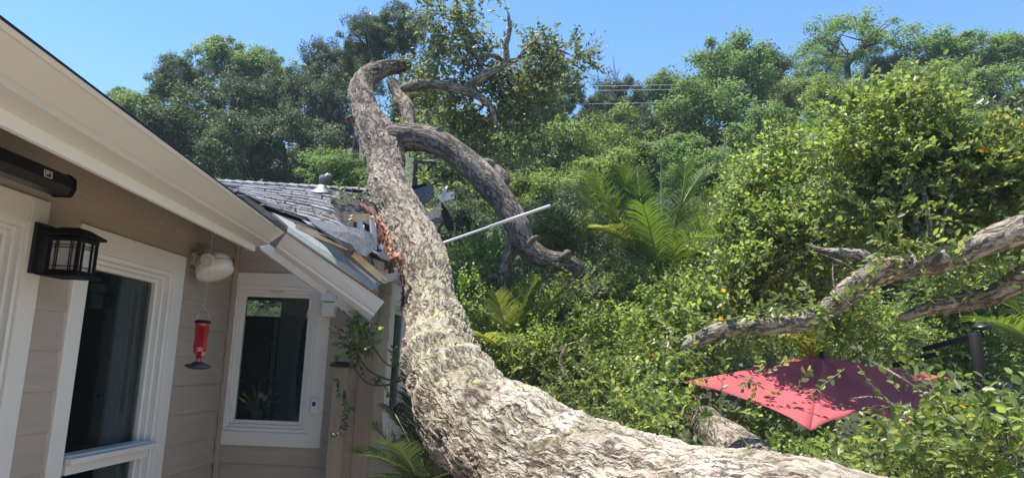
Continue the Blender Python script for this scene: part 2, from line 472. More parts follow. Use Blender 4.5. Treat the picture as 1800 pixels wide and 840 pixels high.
def sprigs(bases, dirs, g, length=0.3, nleaf=11, leaf=0.045, droop=0.25, width=0.58, upb=0.8):
    """twigs carrying leaves; returns leaf arrays and twig arrays"""
    n = len(bases)
    L = length * (0.6 + 0.8 * g.random(n))
    bend = rdir(n, g) * 0.5; bend[:, 2] -= droop
    t = (np.arange(nleaf) + 0.6) / nleaf
    pos = bases[:, None] + dirs[:, None] * (L[:, None, None] * t[None, :, None]) + bend[:, None] * (L[:, None, None] * (t ** 2)[None, :, None]) * 0.5
    tan = norm(dirs[:, None] + bend[:, None] * t[None, :, None])
    up_ = norm(np.array([0, 0, 1.0]) * upb + g.normal(size=(n, 3)) * 0.5)
    side = norm(np.cross(tan, np.broadcast_to(up_[:, None], tan.shape)))
    sg = np.where(np.arange(nleaf) % 2 == 0, 1.0, -1.0)[None, :, None]
    ax = norm(tan * 0.65 + side * sg * 0.9 + g.normal(size=tan.shape) * 0.33)
    nr = norm(np.broadcast_to(up_[:, None], tan.shape) + g.normal(size=tan.shape) * 0.45)
    s = leaf * (0.55 + 0.75 * g.random((n, nleaf))) * (0.75 + 0.35 * np.sin(np.pi * t))[None]
    V, Q = leaf_cards(pos.reshape(-1, 3), ax.reshape(-1, 3), nr.reshape(-1, 3), s.ravel(), s.ravel() * width, True)
    # twigs: thin three-sided tapering bars in two pieces
    m_ = 3
    tt = np.array([0, 0.5, 1.0])
    c = bases[:, None] + dirs[:, None] * (L[:, None, None] * tt[None, :, None]) + bend[:, None] * (L[:, None, None] * (tt ** 2)[None, :, None]) * 0.5
    a = np.array([0, 2.1, 4.2]); r = (0.0028 * np.array([1.0, 0.7, 0.3]) * (leaf / 0.045))
    s1 = norm(np.cross(dirs, rdir(n, g))); s2 = np.cross(dirs, s1)
    TV = (c[:, :, None] + (np.cos(a)[None, None, :, None] * s1[:, None, None] + np.sin(a)[None, None, :, None] * s2[:, None, None]) * r[None, :, None, None]).reshape(-1, 3)
    b = np.arange(n)[:, None] * 9
    TQ = []
    for i in (0, 3):
        for k in range(3):
            TQ.append(b + np.array([i + k, i + (k + 1) % 3, i + 3 + (k + 1) % 3, i + 3 + k]))
    return V, Q, TV, np.concatenate(TQ, 0)
def bush(name_root, label, cat, blobs, m_leaf, m_twig, seed, density=420, length=0.28, leaf=0.045, nleaf=11, group=None, trunk=None, loc=None, clumpy=0.45, root=None, crown_name='crown', shell=0.35, keep=None):
    """blobs: (centre, radii) ellipsoids in metres, filled with leafy twigs that point outwards"""
    g = np.random.default_rng(seed)
    B = []; D = []
    for (c, rad, k) in blobs:
        c = np.asarray(c, float); rad = np.asarray(rad, float) * np.ones(3)
        n = int(density * k * (rad[0] * rad[1] + rad[1] * rad[2] + rad[0] * rad[2]) * 4)
        d = rdir(n * 2, g)
        q = g.random(n * 2) ** shell
        p = c + d * q[:, None] * rad * (1 + 0.25 * vnoise(d * 1.0 + c, 2.3, seed))[:, None]
        keep_ = vnoise(p, 3.2, seed + 3) > (-0.5 + clumpy * 0.9) - 0.35
        p = p[keep_][:n]; d = d[keep_][:n]
        B.append(p); D.append(norm(d * 0.75 + g.normal(size=d.shape) * 0.55 + np.array([0, 0, 0.3])))
    B = np.concatenate(B); D = np.concatenate(D)
    if keep is not None:
        kk = keep(B); B = B[kk]; D = D[kk]
    V, Q, TV, TQ = sprigs(B, D, g, length, nleaf, leaf)
    if root is None:
        zl = loc if loc is not None else (blobs[0][0][0], blobs[0][0][1], max(0.0, terrain(blobs[0][0][0], blobs[0][0][1])))
        root = thing(name_root, label, cat, zl, group)
    link(crown_name, npmesh(crown_name, V, Q, m_leaf), root)
    link('twigs', npmesh('twigs', TV, TQ, m_twig), root)
    return root
def terrain(x, y):
    x = np.asarray(x, float); y = np.asarray(y, float)
    t = np.maximum(0, y - 9.0)
    h = 0.43 * t * (1 - np.exp(-t / 3.0))
    h = np.where(t > 46, 0.43 * 46 + (t - 46) * 0.05, h)
    h = h * (1 + 0.06 * np.sin(x * 0.13 + 1) + 0.05 * np.sin(x * 0.31 + y * 0.2))
    return h

# ------------------------------------------------------------------ palette
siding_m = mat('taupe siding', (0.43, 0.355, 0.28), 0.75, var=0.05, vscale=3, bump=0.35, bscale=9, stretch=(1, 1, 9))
trim_m = mat('cream trim paint', (0.77, 0.725, 0.64), 0.5, var=0.03, vscale=3, bump=0.05, bscale=40)
vinyl_m = mat('cream vinyl', (0.79, 0.76, 0.7), 0.35)
gutter_m = mat('cream gutter enamel', (0.6, 0.56, 0.485), 0.38, var=0.03, vscale=2.0, dirt=0.12, dirtcol=(0.4, 0.33, 0.25))
gutter_lit_m = mat('lit gutter enamel', (0.74, 0.71, 0.66), 0.38, var=0.03, vscale=2.0, dirt=0.1, dirtcol=(0.4, 0.36, 0.3))  # paler copy of the gutter enamel, sky light put into its colour
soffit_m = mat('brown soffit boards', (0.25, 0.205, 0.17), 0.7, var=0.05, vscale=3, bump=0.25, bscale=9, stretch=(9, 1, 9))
black_m = mat('black metal', (0.012, 0.012, 0.014), 0.35, spec=0.5)
blackmatte_m = mat('matt black enamel', (0.007, 0.007, 0.008), 0.7, spec=0.2)
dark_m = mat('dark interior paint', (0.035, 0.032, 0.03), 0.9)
curtain_m = mat('sheer curtain', (0.5, 0.5, 0.52), 0.9)
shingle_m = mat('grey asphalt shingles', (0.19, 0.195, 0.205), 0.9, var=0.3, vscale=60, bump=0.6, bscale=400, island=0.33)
flap_m = mat('dark torn shingles', (0.11, 0.118, 0.13), 0.9, var=0.35, vscale=40, bump=0.6, bscale=400, dirt=0.5, dirtcol=(0.05, 0.05, 0.055))  # darker base colour than the roof shingles, with dark blotches
felt_m = mat('black roofing felt', (0.012, 0.012, 0.014), 0.85, var=0.3, vscale=9, bump=0.3, bscale=60)
peel_m = mat('weathered blue grey paint', (0.25, 0.275, 0.265), 0.8, var=0.12, vscale=5, bump=0.3, bscale=30, dirt=0.75, dirtcol=(0.16, 0.13, 0.1))
rawwood_m = mat('raw splintered pine', (0.62, 0.44, 0.25), 0.8, var=0.15, vscale=14, bump=0.5, bscale=50, stretch=(1, 1, 1))
paintwood_m = mat('white painted framing', (0.66, 0.62, 0.56), 0.7, var=0.06, vscale=8, dirt=0.4, dirtcol=(0.3, 0.24, 0.18))
redbark_m = mat('torn red inner bark', (0.14, 0.05, 0.03), 0.85, var=0.3, vscale=18, bump=0.8, bscale=50)
orangewood_m = mat('fresh orange split wood', (0.45, 0.22, 0.12), 0.8, var=0.4, vscale=22, bump=0.8, bscale=70)
canvas_m = mat('faded red canvas', (0.46, 0.085, 0.1), 0.85, var=0.05, vscale=2.5, bump=0.12, bscale=300)
beige_m = mat('beige plastic', (0.6, 0.55, 0.46), 0.4)
white_m = mat('white plastic', (0.75, 0.75, 0.74), 0.35)
steel_m = mat('steel wire', (0.35, 0.35, 0.36), 0.3, metal=1.0)
pipe_m = mat('pale grey pole', (0.68, 0.66, 0.64), 0.4)
post_m = mat('tan painted post', (0.36, 0.28, 0.21), 0.7, var=0.08, vscale=4, bump=0.2, bscale=12, stretch=(6, 6, 1))
patio_m = mat('pale bounce patio concrete', (0.55, 0.47, 0.37), 0.85, var=0.12, vscale=1.2, bump=0.3, bscale=60)
ground_m = mat('leaf litter slope', (0.045, 0.048, 0.022), 0.95, var=0.5, vscale=1.5, bump=0.6, bscale=8)
darktrunk_m = mat('dark far trunks', (0.055, 0.045, 0.038), 0.9, var=0.3, vscale=3)
stem_m = mat('brown twigs', (0.13, 0.1, 0.07), 0.8)
twig_m = mat('grey brown twigs', (0.2, 0.165, 0.125), 0.8)
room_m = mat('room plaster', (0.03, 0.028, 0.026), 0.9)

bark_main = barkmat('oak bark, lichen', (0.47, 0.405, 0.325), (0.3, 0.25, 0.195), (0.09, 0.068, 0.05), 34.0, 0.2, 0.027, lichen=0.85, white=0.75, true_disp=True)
bark_limb = barkmat('oak limb bark', (0.34, 0.29, 0.235), (0.24, 0.2, 0.16), (0.075, 0.06, 0.048), 42.0, 0.2, 0.018)
bark_pale = barkmat('pale oak limb bark', (0.44, 0.385, 0.32), (0.31, 0.265, 0.215), (0.1, 0.08, 0.062), 40.0, 0.24, 0.02)

leaf_near = leafmat('fresh oak leaves', (0.06, 0.115, 0.024), (0.26, 0.34, 0.09), 0.38, 0.46, (0.55, 0.3, 0.03), 0.992)
leaf_mid = leafmat('oak leaves in the garden', (0.065, 0.13, 0.028), (0.24, 0.33, 0.085), 0.4, 0.45)
leaf_crown = leafmat('fallen crown leaves', (0.055, 0.09, 0.036), (0.19, 0.23, 0.1), 0.45, 0.42)
leaf_dark = leafmat('dark live oak leaves', (0.034, 0.058, 0.026), (0.105, 0.15, 0.058), 0.62, 0.32)
leaf_blue = leafmat('blue green far leaves', (0.065, 0.12, 0.036), (0.18, 0.27, 0.08), 0.6, 0.42)
leaf_light = leafmat('light green far leaves', (0.075, 0.13, 0.035), (0.17, 0.25, 0.075), 0.6, 0.42)
leaf_olive = leafmat('olive far leaves', (0.07, 0.12, 0.03), (0.2, 0.27, 0.07), 0.6, 0.42)
leaf_lime = leafmat('yellow green shrub leaves', (0.08, 0.14, 0.03), (0.27, 0.34, 0.09), 0.4, 0.42, (0.4, 0.3, 0.06), 0.985)
palmd_m = leafmat('shaded palm leaflets', (0.022, 0.045, 0.015), (0.055, 0.09, 0.03), 0.45, 0.3)  # darker copy of the palm leaflets, shade by the house put into the colour
palm_m = leafmat('palm leaflets', (0.05, 0.1, 0.018), (0.13, 0.2, 0.04), 0.38, 0.35)
palmy_m = leafmat('yellowing palm leaflets', (0.17, 0.22, 0.045), (0.36, 0.4, 0.1), 0.45, 0.35)
rachis_m = mat('palm leaf stalk', (0.26, 0.28, 0.08), 0.5)

def glassmat(name, tint=(0.8, 0.85, 0.85), ior=1.5):
    m = bpy.data.materials.new(name); m.use_nodes = True
    nt = m.node_tree; nt.nodes.remove(nt.nodes['Principled BSDF'])
    fr = nt.nodes.new('ShaderNodeFresnel'); fr.inputs[0].default_value = ior
    ml = nt.nodes.new('ShaderNodeMath'); ml.operation = 'MULTIPLY_ADD'; ml.inputs[1].default_value = 1.9; ml.inputs[2].default_value = 0.01; ml.use_clamp = True
    tr = nt.nodes.new('ShaderNodeBsdfTransparent'); tr.inputs[0].default_value = (*tint, 1)
    gl = nt.nodes.new('ShaderNodeBsdfGlossy'); gl.inputs['Roughness'].default_value = 0.0; gl.inputs[0].default_value = (1, 1, 1, 1)
    mx = nt.nodes.new('ShaderNodeMixShader')
    ge = nt.nodes.new('ShaderNodeNewGeometry'); sb_ = nt.nodes.new('ShaderNodeMath'); sb_.operation = 'SUBTRACT'; sb_.inputs[0].default_value = 1.0
    mm_ = nt.nodes.new('ShaderNodeMath'); mm_.operation = 'MULTIPLY'
    nt.links.new(ge.outputs['Backfacing'], sb_.inputs[1]); nt.links.new(fr.outputs[0], ml.inputs[0])
    nt.links.new(ml.outputs[0], mm_.inputs[0]); nt.links.new(sb_.outputs[0], mm_.inputs[1]); nt.links.new(mm_.outputs[0], mx.inputs[0])
    nt.links.new(tr.outputs[0], mx.inputs[1]); nt.links.new(gl.outputs[0], mx.inputs[2])
    nt.links.new(mx.outputs[0], nt.nodes['Material Output'].inputs['Surface'])
    return m
glass_m = glassmat('window glass', (0.62, 0.68, 0.68))
lampglass_m = mat('seeded lamp glass', (0.48, 0.48, 0.45), 0.25, spec=0.6, var=0.1, vscale=30)
redglass_m = bpy.data.materials.new('red bottle glass'); redglass_m.use_nodes = True
_b = redglass_m.node_tree.nodes['Principled BSDF']
_b.inputs['Base Color'].default_value = (0.55, 0.01, 0.025, 1); _b.inputs['Roughness'].default_value = 0.06
_b.inputs['Transmission Weight'].default_value = 0.55; _b.inputs['Coat Weight'].default_value = 0.5

# ------------------------------------------------------------------ ground
xs = np.linspace(-90, 90, 91); ys = np.concatenate([np.linspace(-40, 8, 13), np.linspace(9, 160, 90)])
gx, gy = np.meshgrid(xs, ys)
gz = terrain(gx, gy) - 0.0 + 0.25 * vnoise(np.stack([gx, gy, gx * 0], -1), 0.3, 4) * (gy > 10)
nx, ny = len(xs), len(ys)
ii, jj = np.meshgrid(np.arange(nx - 1), np.arange(ny - 1))
k0 = (jj * nx + ii).ravel()
me = npmesh('ground', np.stack([gx, gy, gz], -1).reshape(-1, 3), np.stack([k0, k0 + 1, k0 + nx + 1, k0 + nx], -1), ground_m, True)
tag(link('ground', me), kind='structure')
o = MB().box((-2.1, -12, -0.05), (7.5, 5.0, 0.02)).build('patio', patio_m); tag(o, kind='structure')  # unseen slab, made wide, pale and warm to bounce light up to the eave

# ------------------------------------------------------------------ house
XW, YR, XR = -2.17, 5.2, -1.13          # left wall plane, return wall plane, right wall plane
house = thing('house', 'tan lap-sided house with cream trimmed windows and its roof corner crushed by the fallen oak', 'house', (XW, 2.0, 0))
EXPO = 0.178
class Wall:
    """lap siding on a wall: origin, along-vector u, outward normal n"""
    def __init__(s, origin, u, n, u0, u1, z0, z1, holes):
        mb = MB(); o = np.array(origin, float); u = np.array(u, float); n = np.array(n, float)
        rows = int(math.ceil((z1 - z0) / EXPO))
        for k in range(rows):
            a = z0 + k * EXPO; b = min(z1, a + EXPO)
            cuts = sorted({a, b} | {z for h in holes for z in (h[2], h[3]) if a < z < b})
            for c0, c1 in zip(cuts[:-1], cuts[1:]):
                mid = (c0 + c1) / 2
                segs = [(u0, u1)]
                for h in holes:
                    if h[2] < mid < h[3]:
                        ns = []
                        for (p, q) in segs:
                            if h[1] <= p or h[0] >= q: ns.append((p, q)); continue
                            if h[0] > p: ns.append((p, h[0]))
                            if h[1] < q: ns.append((h[1], q))
                        segs = ns
                for (p, q) in segs:
                    off = lambda z: 0.016 - 0.013 * (z - a) / EXPO
                    vs = []
                    for uu in (p, q):
                        for (z, dd) in ((c0, -0.02), (c0, off(c0)), (c1, off(c1)), (c1, -0.02)):
                            vs.append(o + u * uu + n * dd + np.array([0, 0, z]))
                    mb.add(vs, [(0, 1, 2, 3), (7, 6, 5, 4), (0, 4, 5, 1), (1, 5, 6, 2), (2, 6, 7, 3), (3, 7, 4, 0)])
        s.mb = mb
def frame_ring(mb, o, u, n, a0, a1, b0, b1, w, d0, d1, wb=None):
    """rectangular ring, outer a0..a1 x b0..b1, width w, from depth d0 to d1 along n"""
    wb = wb or w
    z = np.array([0, 0, 1.0])
    def bx(p, q, r, t):
        c = o + u * (p + q) / 2 + z * (r + t) / 2 + n * (d0 + d1) / 2
        mb.obox(c, u * (q - p) / 2, n * (d1 - d0) / 2, z * (t - r) / 2)
    bx(a0, a0 + w, b0, b1); bx(a1 - w, a1, b0, b1)
    bx(a0 + w, a1 - w, b1 - w, b1); bx(a0 + w, a1 - w, b0, b0 + wb)
def window(o, u, n, a0, a1, b0, b1, mull=None, casing=0.095, fr=0.075, parent=None, label=None, handle=False, rec=0.0):
    o = np.array(o, float); u = np.array(u, float); n = np.array(n, float)
    mb = MB(); frame_ring(mb, o, u, n, a0, a1, b0, b1, casing, -0.01, 0.028)
    # small drip cap
    win = mb.build('window', trim_m, parent, bevel=0.004)
    if label: win['label'] = label
    c = casing
    f = MB()
    frame_ring(f, o, u, n, a0 + c, a1 - c, b0 + c, b1 - c, fr * 0.35, -0.05 - rec, 0.02 - rec * 0.2)
    c2 = c + fr * 0.35
    frame_ring(f, o, u, n, a0 + c2, a1 - c2, b0 + c2, b1 - c2, fr * 0.3, -0.05 - rec, 0.006 - rec * 0.6)
    c3 = c2 + fr * 0.3
    frame_ring(f, o, u, n, a0 + c3, a1 - c3, b0 + c3, b1 - c3, fr * 0.35, -0.05 - rec, -0.012 - rec * 0.8)
    if mull:
        cc = o + u * (a0 + a1) / 2 + np.array([0, 0, mull]); 
        f.obox(cc + n * (-0.01 - rec * 0.3), u * ((a1 - a0) / 2 - c3), n * 0.04, np.array([0, 0, 0.045]))
    f.build('frame', vinyl_m, win, bevel=0.003)
    if mull:
        sl = MB(); cc = o + u * (a0 + a1) / 2 + np.array([0, 0, mull + 0.02])
        sl.obox(cc + n * 0.035, u * ((a1 - a0) / 2 - c2), n * 0.018, np.array([0, 0, 0.014]))
        sl.build('sill', gutter_lit_m, win, bevel=0.003)
    c4 = c3 + fr * 0.35
    zs = [(b0 + c4, b1 - c4)] if not mull else [(b0 + c4, mull - 0.045), (mull + 0.045, b1 - c4)]
    for (p, q) in zs:
        g = MB(); g.obox(o + u * (a0 + a1) / 2 + n * (-0.03 - rec) + np.array([0, 0, (p + q) / 2]), u * ((a1 - a0) / 2 - c4 + 0.004), n * 0.003, np.array([0, 0, (q - p) / 2 + 0.004]))
        g.build('pane', glass_m, win)
    if handle:
        h = MB(); c0 = o + u * (a0 + a1) / 2 + n * 0.012 + np.array([0, 0, b1 - c - fr * 0.5])
        h.obox(c0, u * 0.05, n * 0.006, np.array([0, 0, 0.006])); h.build('latch', beige_m, win)
    return win
# window rectangles from the photograph
def yz(x, y): q = on(0, XW, x, y); return q[1], q[2]
def xz(x, y): q = on(1, YR, x, y); return q[0], q[2]
big_r, big_t = yz(321, 452)
big_l, _ = yz(98, 640)
_, big_m = yz(247, 790)
door_r, door_t = yz(80, 356)
sm_l, sm_t = xz(397, 478)
sm_r, sm_b = xz(560, 787)
sm_l = (sm_l + xz(362, 780)[0]) / 2; sm_r = (sm_r + xz(584, 560)[0]) / 2
print('left wall window', big_l, big_r, big_t, big_m, 'door', door_r, door_t, 'small', sm_l, sm_r, sm_b, sm_t)
big_b = 0.35
left_holes = [(big_l + 0.05, big_r - 0.05, big_b + 0.05, big_t - 0.05), (1.4, door_r - 0.05, 0.1, door_t - 0.05)]
YA, ZA = np.array([0, 1, 0.0]), np.array([0, 0, 1.0])
w = Wall((XW, 0, 0), (0, 1, 0), (1, 0, 0), -3.0, YR, 0.0, 2.55, left_holes).mb
o = w.build('wall', siding_m, house)
w = Wall((0, YR, 0), (1, 0, 0), (0, -1, 0), XW, XR, 0.0, 2.42, [(sm_l + 0.05, sm_r - 0.05, sm_b + 0.05, sm_t - 0.05)]).mb
w2 = Wall((0, YR, 0), (1, 0, 0), (0, -1, 0), XW, -1.55, 2.42, 2.62, []).mb
w.add(w2.v, w2.f)
w.build('wall', siding_m, house)
rw = [(5.75, 6.72, 0.98, 2.24), (6.86, 7.85, 0.98, 2.24)]
w = Wall((XR, 0, 0), (0, 1, 0), (1, 0, 0), YR, 12.0, 0.0, 2.6, [(a + 0.05, b - 0.05, c + 0.05, d - 0.05) for a, b, c, d in rw]).mb
w.build('wall', siding_m, house)
window((XW, 0, 0), (0, 1, 0), (1, 0, 0), big_l, big_r, big_b, big_t, mull=big_m, casing=0.115, fr=0.07, rec=0.045, parent=house, label='tall picture window with a lower sash, between lantern and feeder')
window((XW, 0, 0), (0, 1, 0), (1, 0, 0), 1.35, door_r, 0.05, door_t, casing=0.115, fr=0.06, rec=0.03, parent=house, label='cream framed glass door cut off by the left edge')
smallw = window((0, YR, 0), (1, 0, 0), (0, -1, 0), sm_l, sm_r, sm_b, sm_t, parent=house, handle=True, label='narrow window facing the camera beside the red feeder')
for (a, b, c, d) in rw:
    window((XR, 0, 0), (0, 1, 0), (1, 0, 0), a, b, c, d, casing=0.13, fr=0.09, parent=house)
# corner boards
MB().box((XR - 0.075, YR - 0.03, 0), (XR + 0.03, YR - 0.012, 2.42)).box((XR + 0.012, YR - 0.012, 0), (XR + 0.03, YR + 0.09, 2.42)).build('corner_board', post_m, house, bevel=0.003)
MB().box((XW + 0.016, YR - 0.045, 0), (XW + 0.045, YR - 0.016, 2.6)).build('corner_board', siding_m, house, bevel=0.002)
# dark rooms behind the glass, with curtains
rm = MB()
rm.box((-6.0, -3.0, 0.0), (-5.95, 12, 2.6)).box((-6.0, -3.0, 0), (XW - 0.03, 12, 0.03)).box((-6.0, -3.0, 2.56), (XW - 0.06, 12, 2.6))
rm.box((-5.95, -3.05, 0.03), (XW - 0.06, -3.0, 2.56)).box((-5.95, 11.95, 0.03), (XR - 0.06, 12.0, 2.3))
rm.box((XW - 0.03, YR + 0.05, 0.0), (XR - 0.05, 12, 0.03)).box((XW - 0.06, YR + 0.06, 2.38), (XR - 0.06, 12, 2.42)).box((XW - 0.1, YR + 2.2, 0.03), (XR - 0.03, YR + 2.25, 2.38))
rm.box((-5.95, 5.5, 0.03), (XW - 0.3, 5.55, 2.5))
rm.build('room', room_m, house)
def curtain(p0, p1, z0, z1, amp=0.03, waves=7, sway=0.0):
    n = 80; vs = []; fs = []
    p0 = np.array(p0, float); p1 = np.array(p1, float); d = p1 - p0; s = norm(np.array([-d[1], d[0], 0]))
    for j in range(9):
        f = j / 8
        for i in range(n):
            t = i / (n - 1)
            q = p0 + d * (t * (1 - sway * math.sin(f * math.pi)))
            q = q + s * amp * math.sin(t * waves * 2 * math.pi) * (0.6 + 0.4 * f)
            vs.append((q[0], q[1], z1 + (z0 - z1) * f))
    for j in range(8):
        for i in range(n - 1):
            fs.append((j * n + i, j * n + i + 1, (j + 1) * n + i + 1, (j + 1) * n + i))
    return meshobj('curtain', vs, fs, curtain_m, house, True)
curtain((sm_l + 0.38, YR + 0.16, 0), (sm_l + 0.62, YR + 0.16, 0), 0.9, 2.2, sway=0.35)
curtain((XW - 0.16, big_r - 0.35, 0), (XW - 0.16, big_r - 0.1, 0), 0.3, 2.3)
curtain((XW - 0.16, door_r - 0.5, 0), (XW - 0.16, door_r - 0.2, 0), 0.1, 2.3)
curtain((XR - 0.16, 5.9, 0), (XR - 0.16, 6.15, 0), 0.9, 2.2)
curtain((XR - 0.16, 7.0, 0), (XR - 0.16, 7.25, 0), 0.9, 2.2)

# gutter, fascia, soffit of the left eave (K profile seen from below)
def extrude_path(mb, secs):
    k = len(secs[0])
    vs = [p for s in secs for p in s]
    fs = []
    for i in range(len(secs) - 1):
        for j in range(k):
            j2 = (j + 1) % k
            fs.append((i * k + j, i * k + j2, (i + 1) * k + j2, (i + 1) * k + j))
    fs.append(tuple(range(k - 1, -1, -1))); fs.append(tuple((len(secs) - 1) * k + j for j in range(k)))
    mb.add(vs, fs)
gA0, gA1 = P(0, 34, 1.5), P(500, 408, 4.6)
gdir = norm(gA1 - gA0)
gBack = gA0 - gdir * 3.2
def gsec(p, s=1.0, back=0.085):
    p = np.array(p, float)
    return [p + np.array(q) * s for q in ((0, 0, 0), (-0.006, 0, -0.012), (-0.012, 0, -0.012), (-0.075, 0, -0.062), (-0.088, 0, -0.066), (-0.088, 0, -0.08), (-0.165, 0, -0.098), (-0.165, 0, 0.0), (-0.155, 0, 0), (-0.155, 0, -0.085), (-0.085, 0, -0.062), (-0.015, 0, 0))]
mb = MB(); extrude_path(mb, [gsec(gBack), gsec(gA0), gsec(gA0 + (gA1 - gA0) * 0.5), gsec(gA1)]); mb.build('gutter', gutter_m, house)
mb = MB(); q0 = gA0 + (gA1 - gA0) * 0.9; q1 = gA0 + (gA1 - gA0) * 0.915
extrude_path(mb, [gsec(q0, 1.02), gsec(q1, 1.02)]); mb.build('gutter_sleeve', gutter_m, house)
# hanging end piece
gB1 = P(676, 530, 4.75)
gB0 = gA1 + np.array([0.005, 0.012, -0.004])
u2 = norm(gB1 - gB0)
def gsec2(p, rollf):
    # section rotated outwards as the piece twists
    T = [(0, 0), (-0.012, -0.012), (-0.06, -0.078), (-0.07, -0.085), (-0.074, -0.1), (-0.12, -0.13), (-0.16, -0.07), (-0.15, -0.06), (-0.115, -0.115), (-0.02, -0.004)]
    c, s = math.cos(rollf), math.sin(rollf)
    sx = norm(np.cross(u2, [0, 0, 1.0])); sz = np.cross(sx, u2)
    return [p + sx * (a * c - b * s) + sz * (a * s + b * c) for a, b in T]
mb = MB(); extrude_path(mb, [gsec2(gB0, -0.12), gsec2((gB0 + gB1) / 2, -0.02), gsec2(gB1, 0.12)]); mb.build('gutter', gutter_lit_m, house)
house.children[-1]['label'] = 'sky-lit gutter end torn loose and sagging'
# fascia board behind the gutter
def off(p, d): return np.array(p, float) + np.array(d, float)
mb = MB()
for (a, b) in (((gBack), gA0 + (gA1 - gA0) * 0.985),):
    a = off(a, (-0.175, 0, -0.06)); b = off(b, (-0.175, 0, -0.06))
    mb.obox((a + b) / 2, (b - a) / 2, (0.012, 0, 0), (0, 0, 0.075))
mb.build('fascia', trim_m, house, bevel=0.003)
fp = [P(462, 432, 4.78), P(572, 512, 4.92), P(592, 527, 4.92), P(650, 572, 4.85)]
mb = MB(); mb.bar(fp[0], fp[1], 0.025, 0.06); mb.build('fascia', trim_m, house)
mb = MB(); mb.bar(fp[2], fp[3], 0.025, 0.06); mb.build('fascia', trim_m, house)
# soffit boards between wall head and gutter
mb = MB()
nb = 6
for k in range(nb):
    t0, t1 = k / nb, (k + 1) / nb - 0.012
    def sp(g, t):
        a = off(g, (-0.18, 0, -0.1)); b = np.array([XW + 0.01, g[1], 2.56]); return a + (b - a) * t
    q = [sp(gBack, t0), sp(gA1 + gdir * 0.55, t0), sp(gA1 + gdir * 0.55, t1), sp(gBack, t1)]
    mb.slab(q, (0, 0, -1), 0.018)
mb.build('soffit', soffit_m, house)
# roof over the left part: deck and shingle edge just above the gutter
mb = MB()
def rfp(g, t): 
    a = off(g, (-0.005, 0, 0.012)); b = np.array([-7.0, g[1], 4.1]); return a + (b - a) * t
mb.slab([rfp(gBack, 0), rfp(gA1, 0), rfp(gA1, 1), rfp(gBack, 1)], (0, 0, 1), 0.02)
mb.build('roof', felt_m, house)
# crushed roof over the wing: courses of separate shingles following the sagging deck
low = [(425, 346, 5.15), (470, 372, 5.1), (520, 390, 5.05), (565, 404, 5.0), (612, 424, 5.0), (660, 448, 5.0), (700, 460, 5.0)]
lowp = PL(low)
top0, top1 = P(360, 318, 7.0), P(665, 336, 6.9)
def roofS(s, t):
    p = np.array([np.interp(s, np.linspace(0, 1, len(lowp)), lowp[:, k]) for k in range(3)])
    q = top0 + (top1 - top0) * s
    r_ = p + (q - p) * t
    dip = 0.10 * math.exp(-((s - 0.93) / 0.16) ** 2) * math.sin(min(1, t) * math.pi)
    r_[2] -= dip
    return r_
mb = MB(); rows = 13
g2 = np.random.default_rng(5)
for k in range(rows):
    t0 = k / rows
    s = -0.02 - 0.05 * (k % 3)
    while s < 1.0:
        wd = 0.07 + 0.11 * g2.random()
        s1 = min(s + wd, 1.0)
        edge = 0.905 + 0.03 * math.sin(k * 2.1) + 0.02 * g2.random()
        if s1 > edge: break
        drop = 0.012 * g2.random() if k else -0.2 * g2.random() * 0.3
        a = roofS(s + 0.003, t0 + drop * 0.8 - 0.006); b = roofS(s1 - 0.002, t0 + drop * 0.8 - 0.006); c = roofS(s1 - 0.002, t0 + 1.7 / rows); d = roofS(s + 0.003, t0 + 1.7 / rows)
        lift = 0.012 + 0.01 * g2.random() + (0.03 * g2.random() if k < 2 else 0)
        a = a + np.array([0, 0, lift]); b = b + np.array([0, 0, lift]); c = c + np.array([0, 0, 0.002]); d = d + np.array([0, 0, 0.002])
        mb.slab([a, b, c, d], (0, 0, 1), 0.008)
        s = s1
roofw = mb.build('roof', shingle_m, house)
roofw['label'] = 'grey shingle roof over the wing, torn at its lower right'
# deck under the shingles and curled felt edge
mb = MB(); N = 14
for i in range(N):
    s0, s1 = i / N * 0.93, (i + 1) / N * 0.93
    q = [roofS(s0, -0.02), roofS(s1, -0.02 - 0.02 * (i % 2)), roofS(s1, 1.0), roofS(s0, 1.0)]
    mb.slab([p - np.array([0, 0, 0.004]) for p in q], (0, 0, 1), 0.022)
mb.build('roof_deck', felt_m, house)
# ridge caps
mb = MB()
for i in range(15):
    a, b = roofS(i / 15 * 0.93 + 0.0, 1.0), roofS((i + 1.15) / 15 * 0.93, 1.0)
    a = a + np.array([0, 0, 0.03]); b = b + np.array([0, 0, 0.018])
    hw = np.array([0, 0.12, -0.035])
    mb.add([a - np.array([0, 0.12, 0.045]), b - np.array([0, 0.12, 0.045]), b, a, a + hw, b + hw], [(0, 1, 2, 3), (3, 2, 5, 4)])
o = mb.build('ridge_cap', shingle_m, house); md = o.modifiers.new('thick', 'SOLIDIFY'); md.thickness = 0.01
# litter of leaves and bark chips on the shingles
gl_ = np.random.default_rng(8)
lp = np.array([roofS(0.25 + 0.65 * gl_.random(), 0.1 + 0.75 * gl_.random() ** 1.2) + np.array([0, 0, 0.035]) for _ in range(150)])
V, Q = leaf_cards(lp, norm(rdir(150, gl_) * np.array([1, 1, 0.3])), norm(rdir(150, gl_) * 0.4 + np.array([0, 0, 1.0])), 0.02 + 0.04 * gl_.random(150), 0.018)
litter = link('leaf_litter', npmesh('leaf_litter', V, Q, leafmat('dry litter', (0.08, 0.04, 0.025), (0.2, 0.14, 0.06), 0.7, 0.1)))
tag(litter, 'dry leaves and bark chips scattered over the wing shingles', 'litter', kind='stuff')
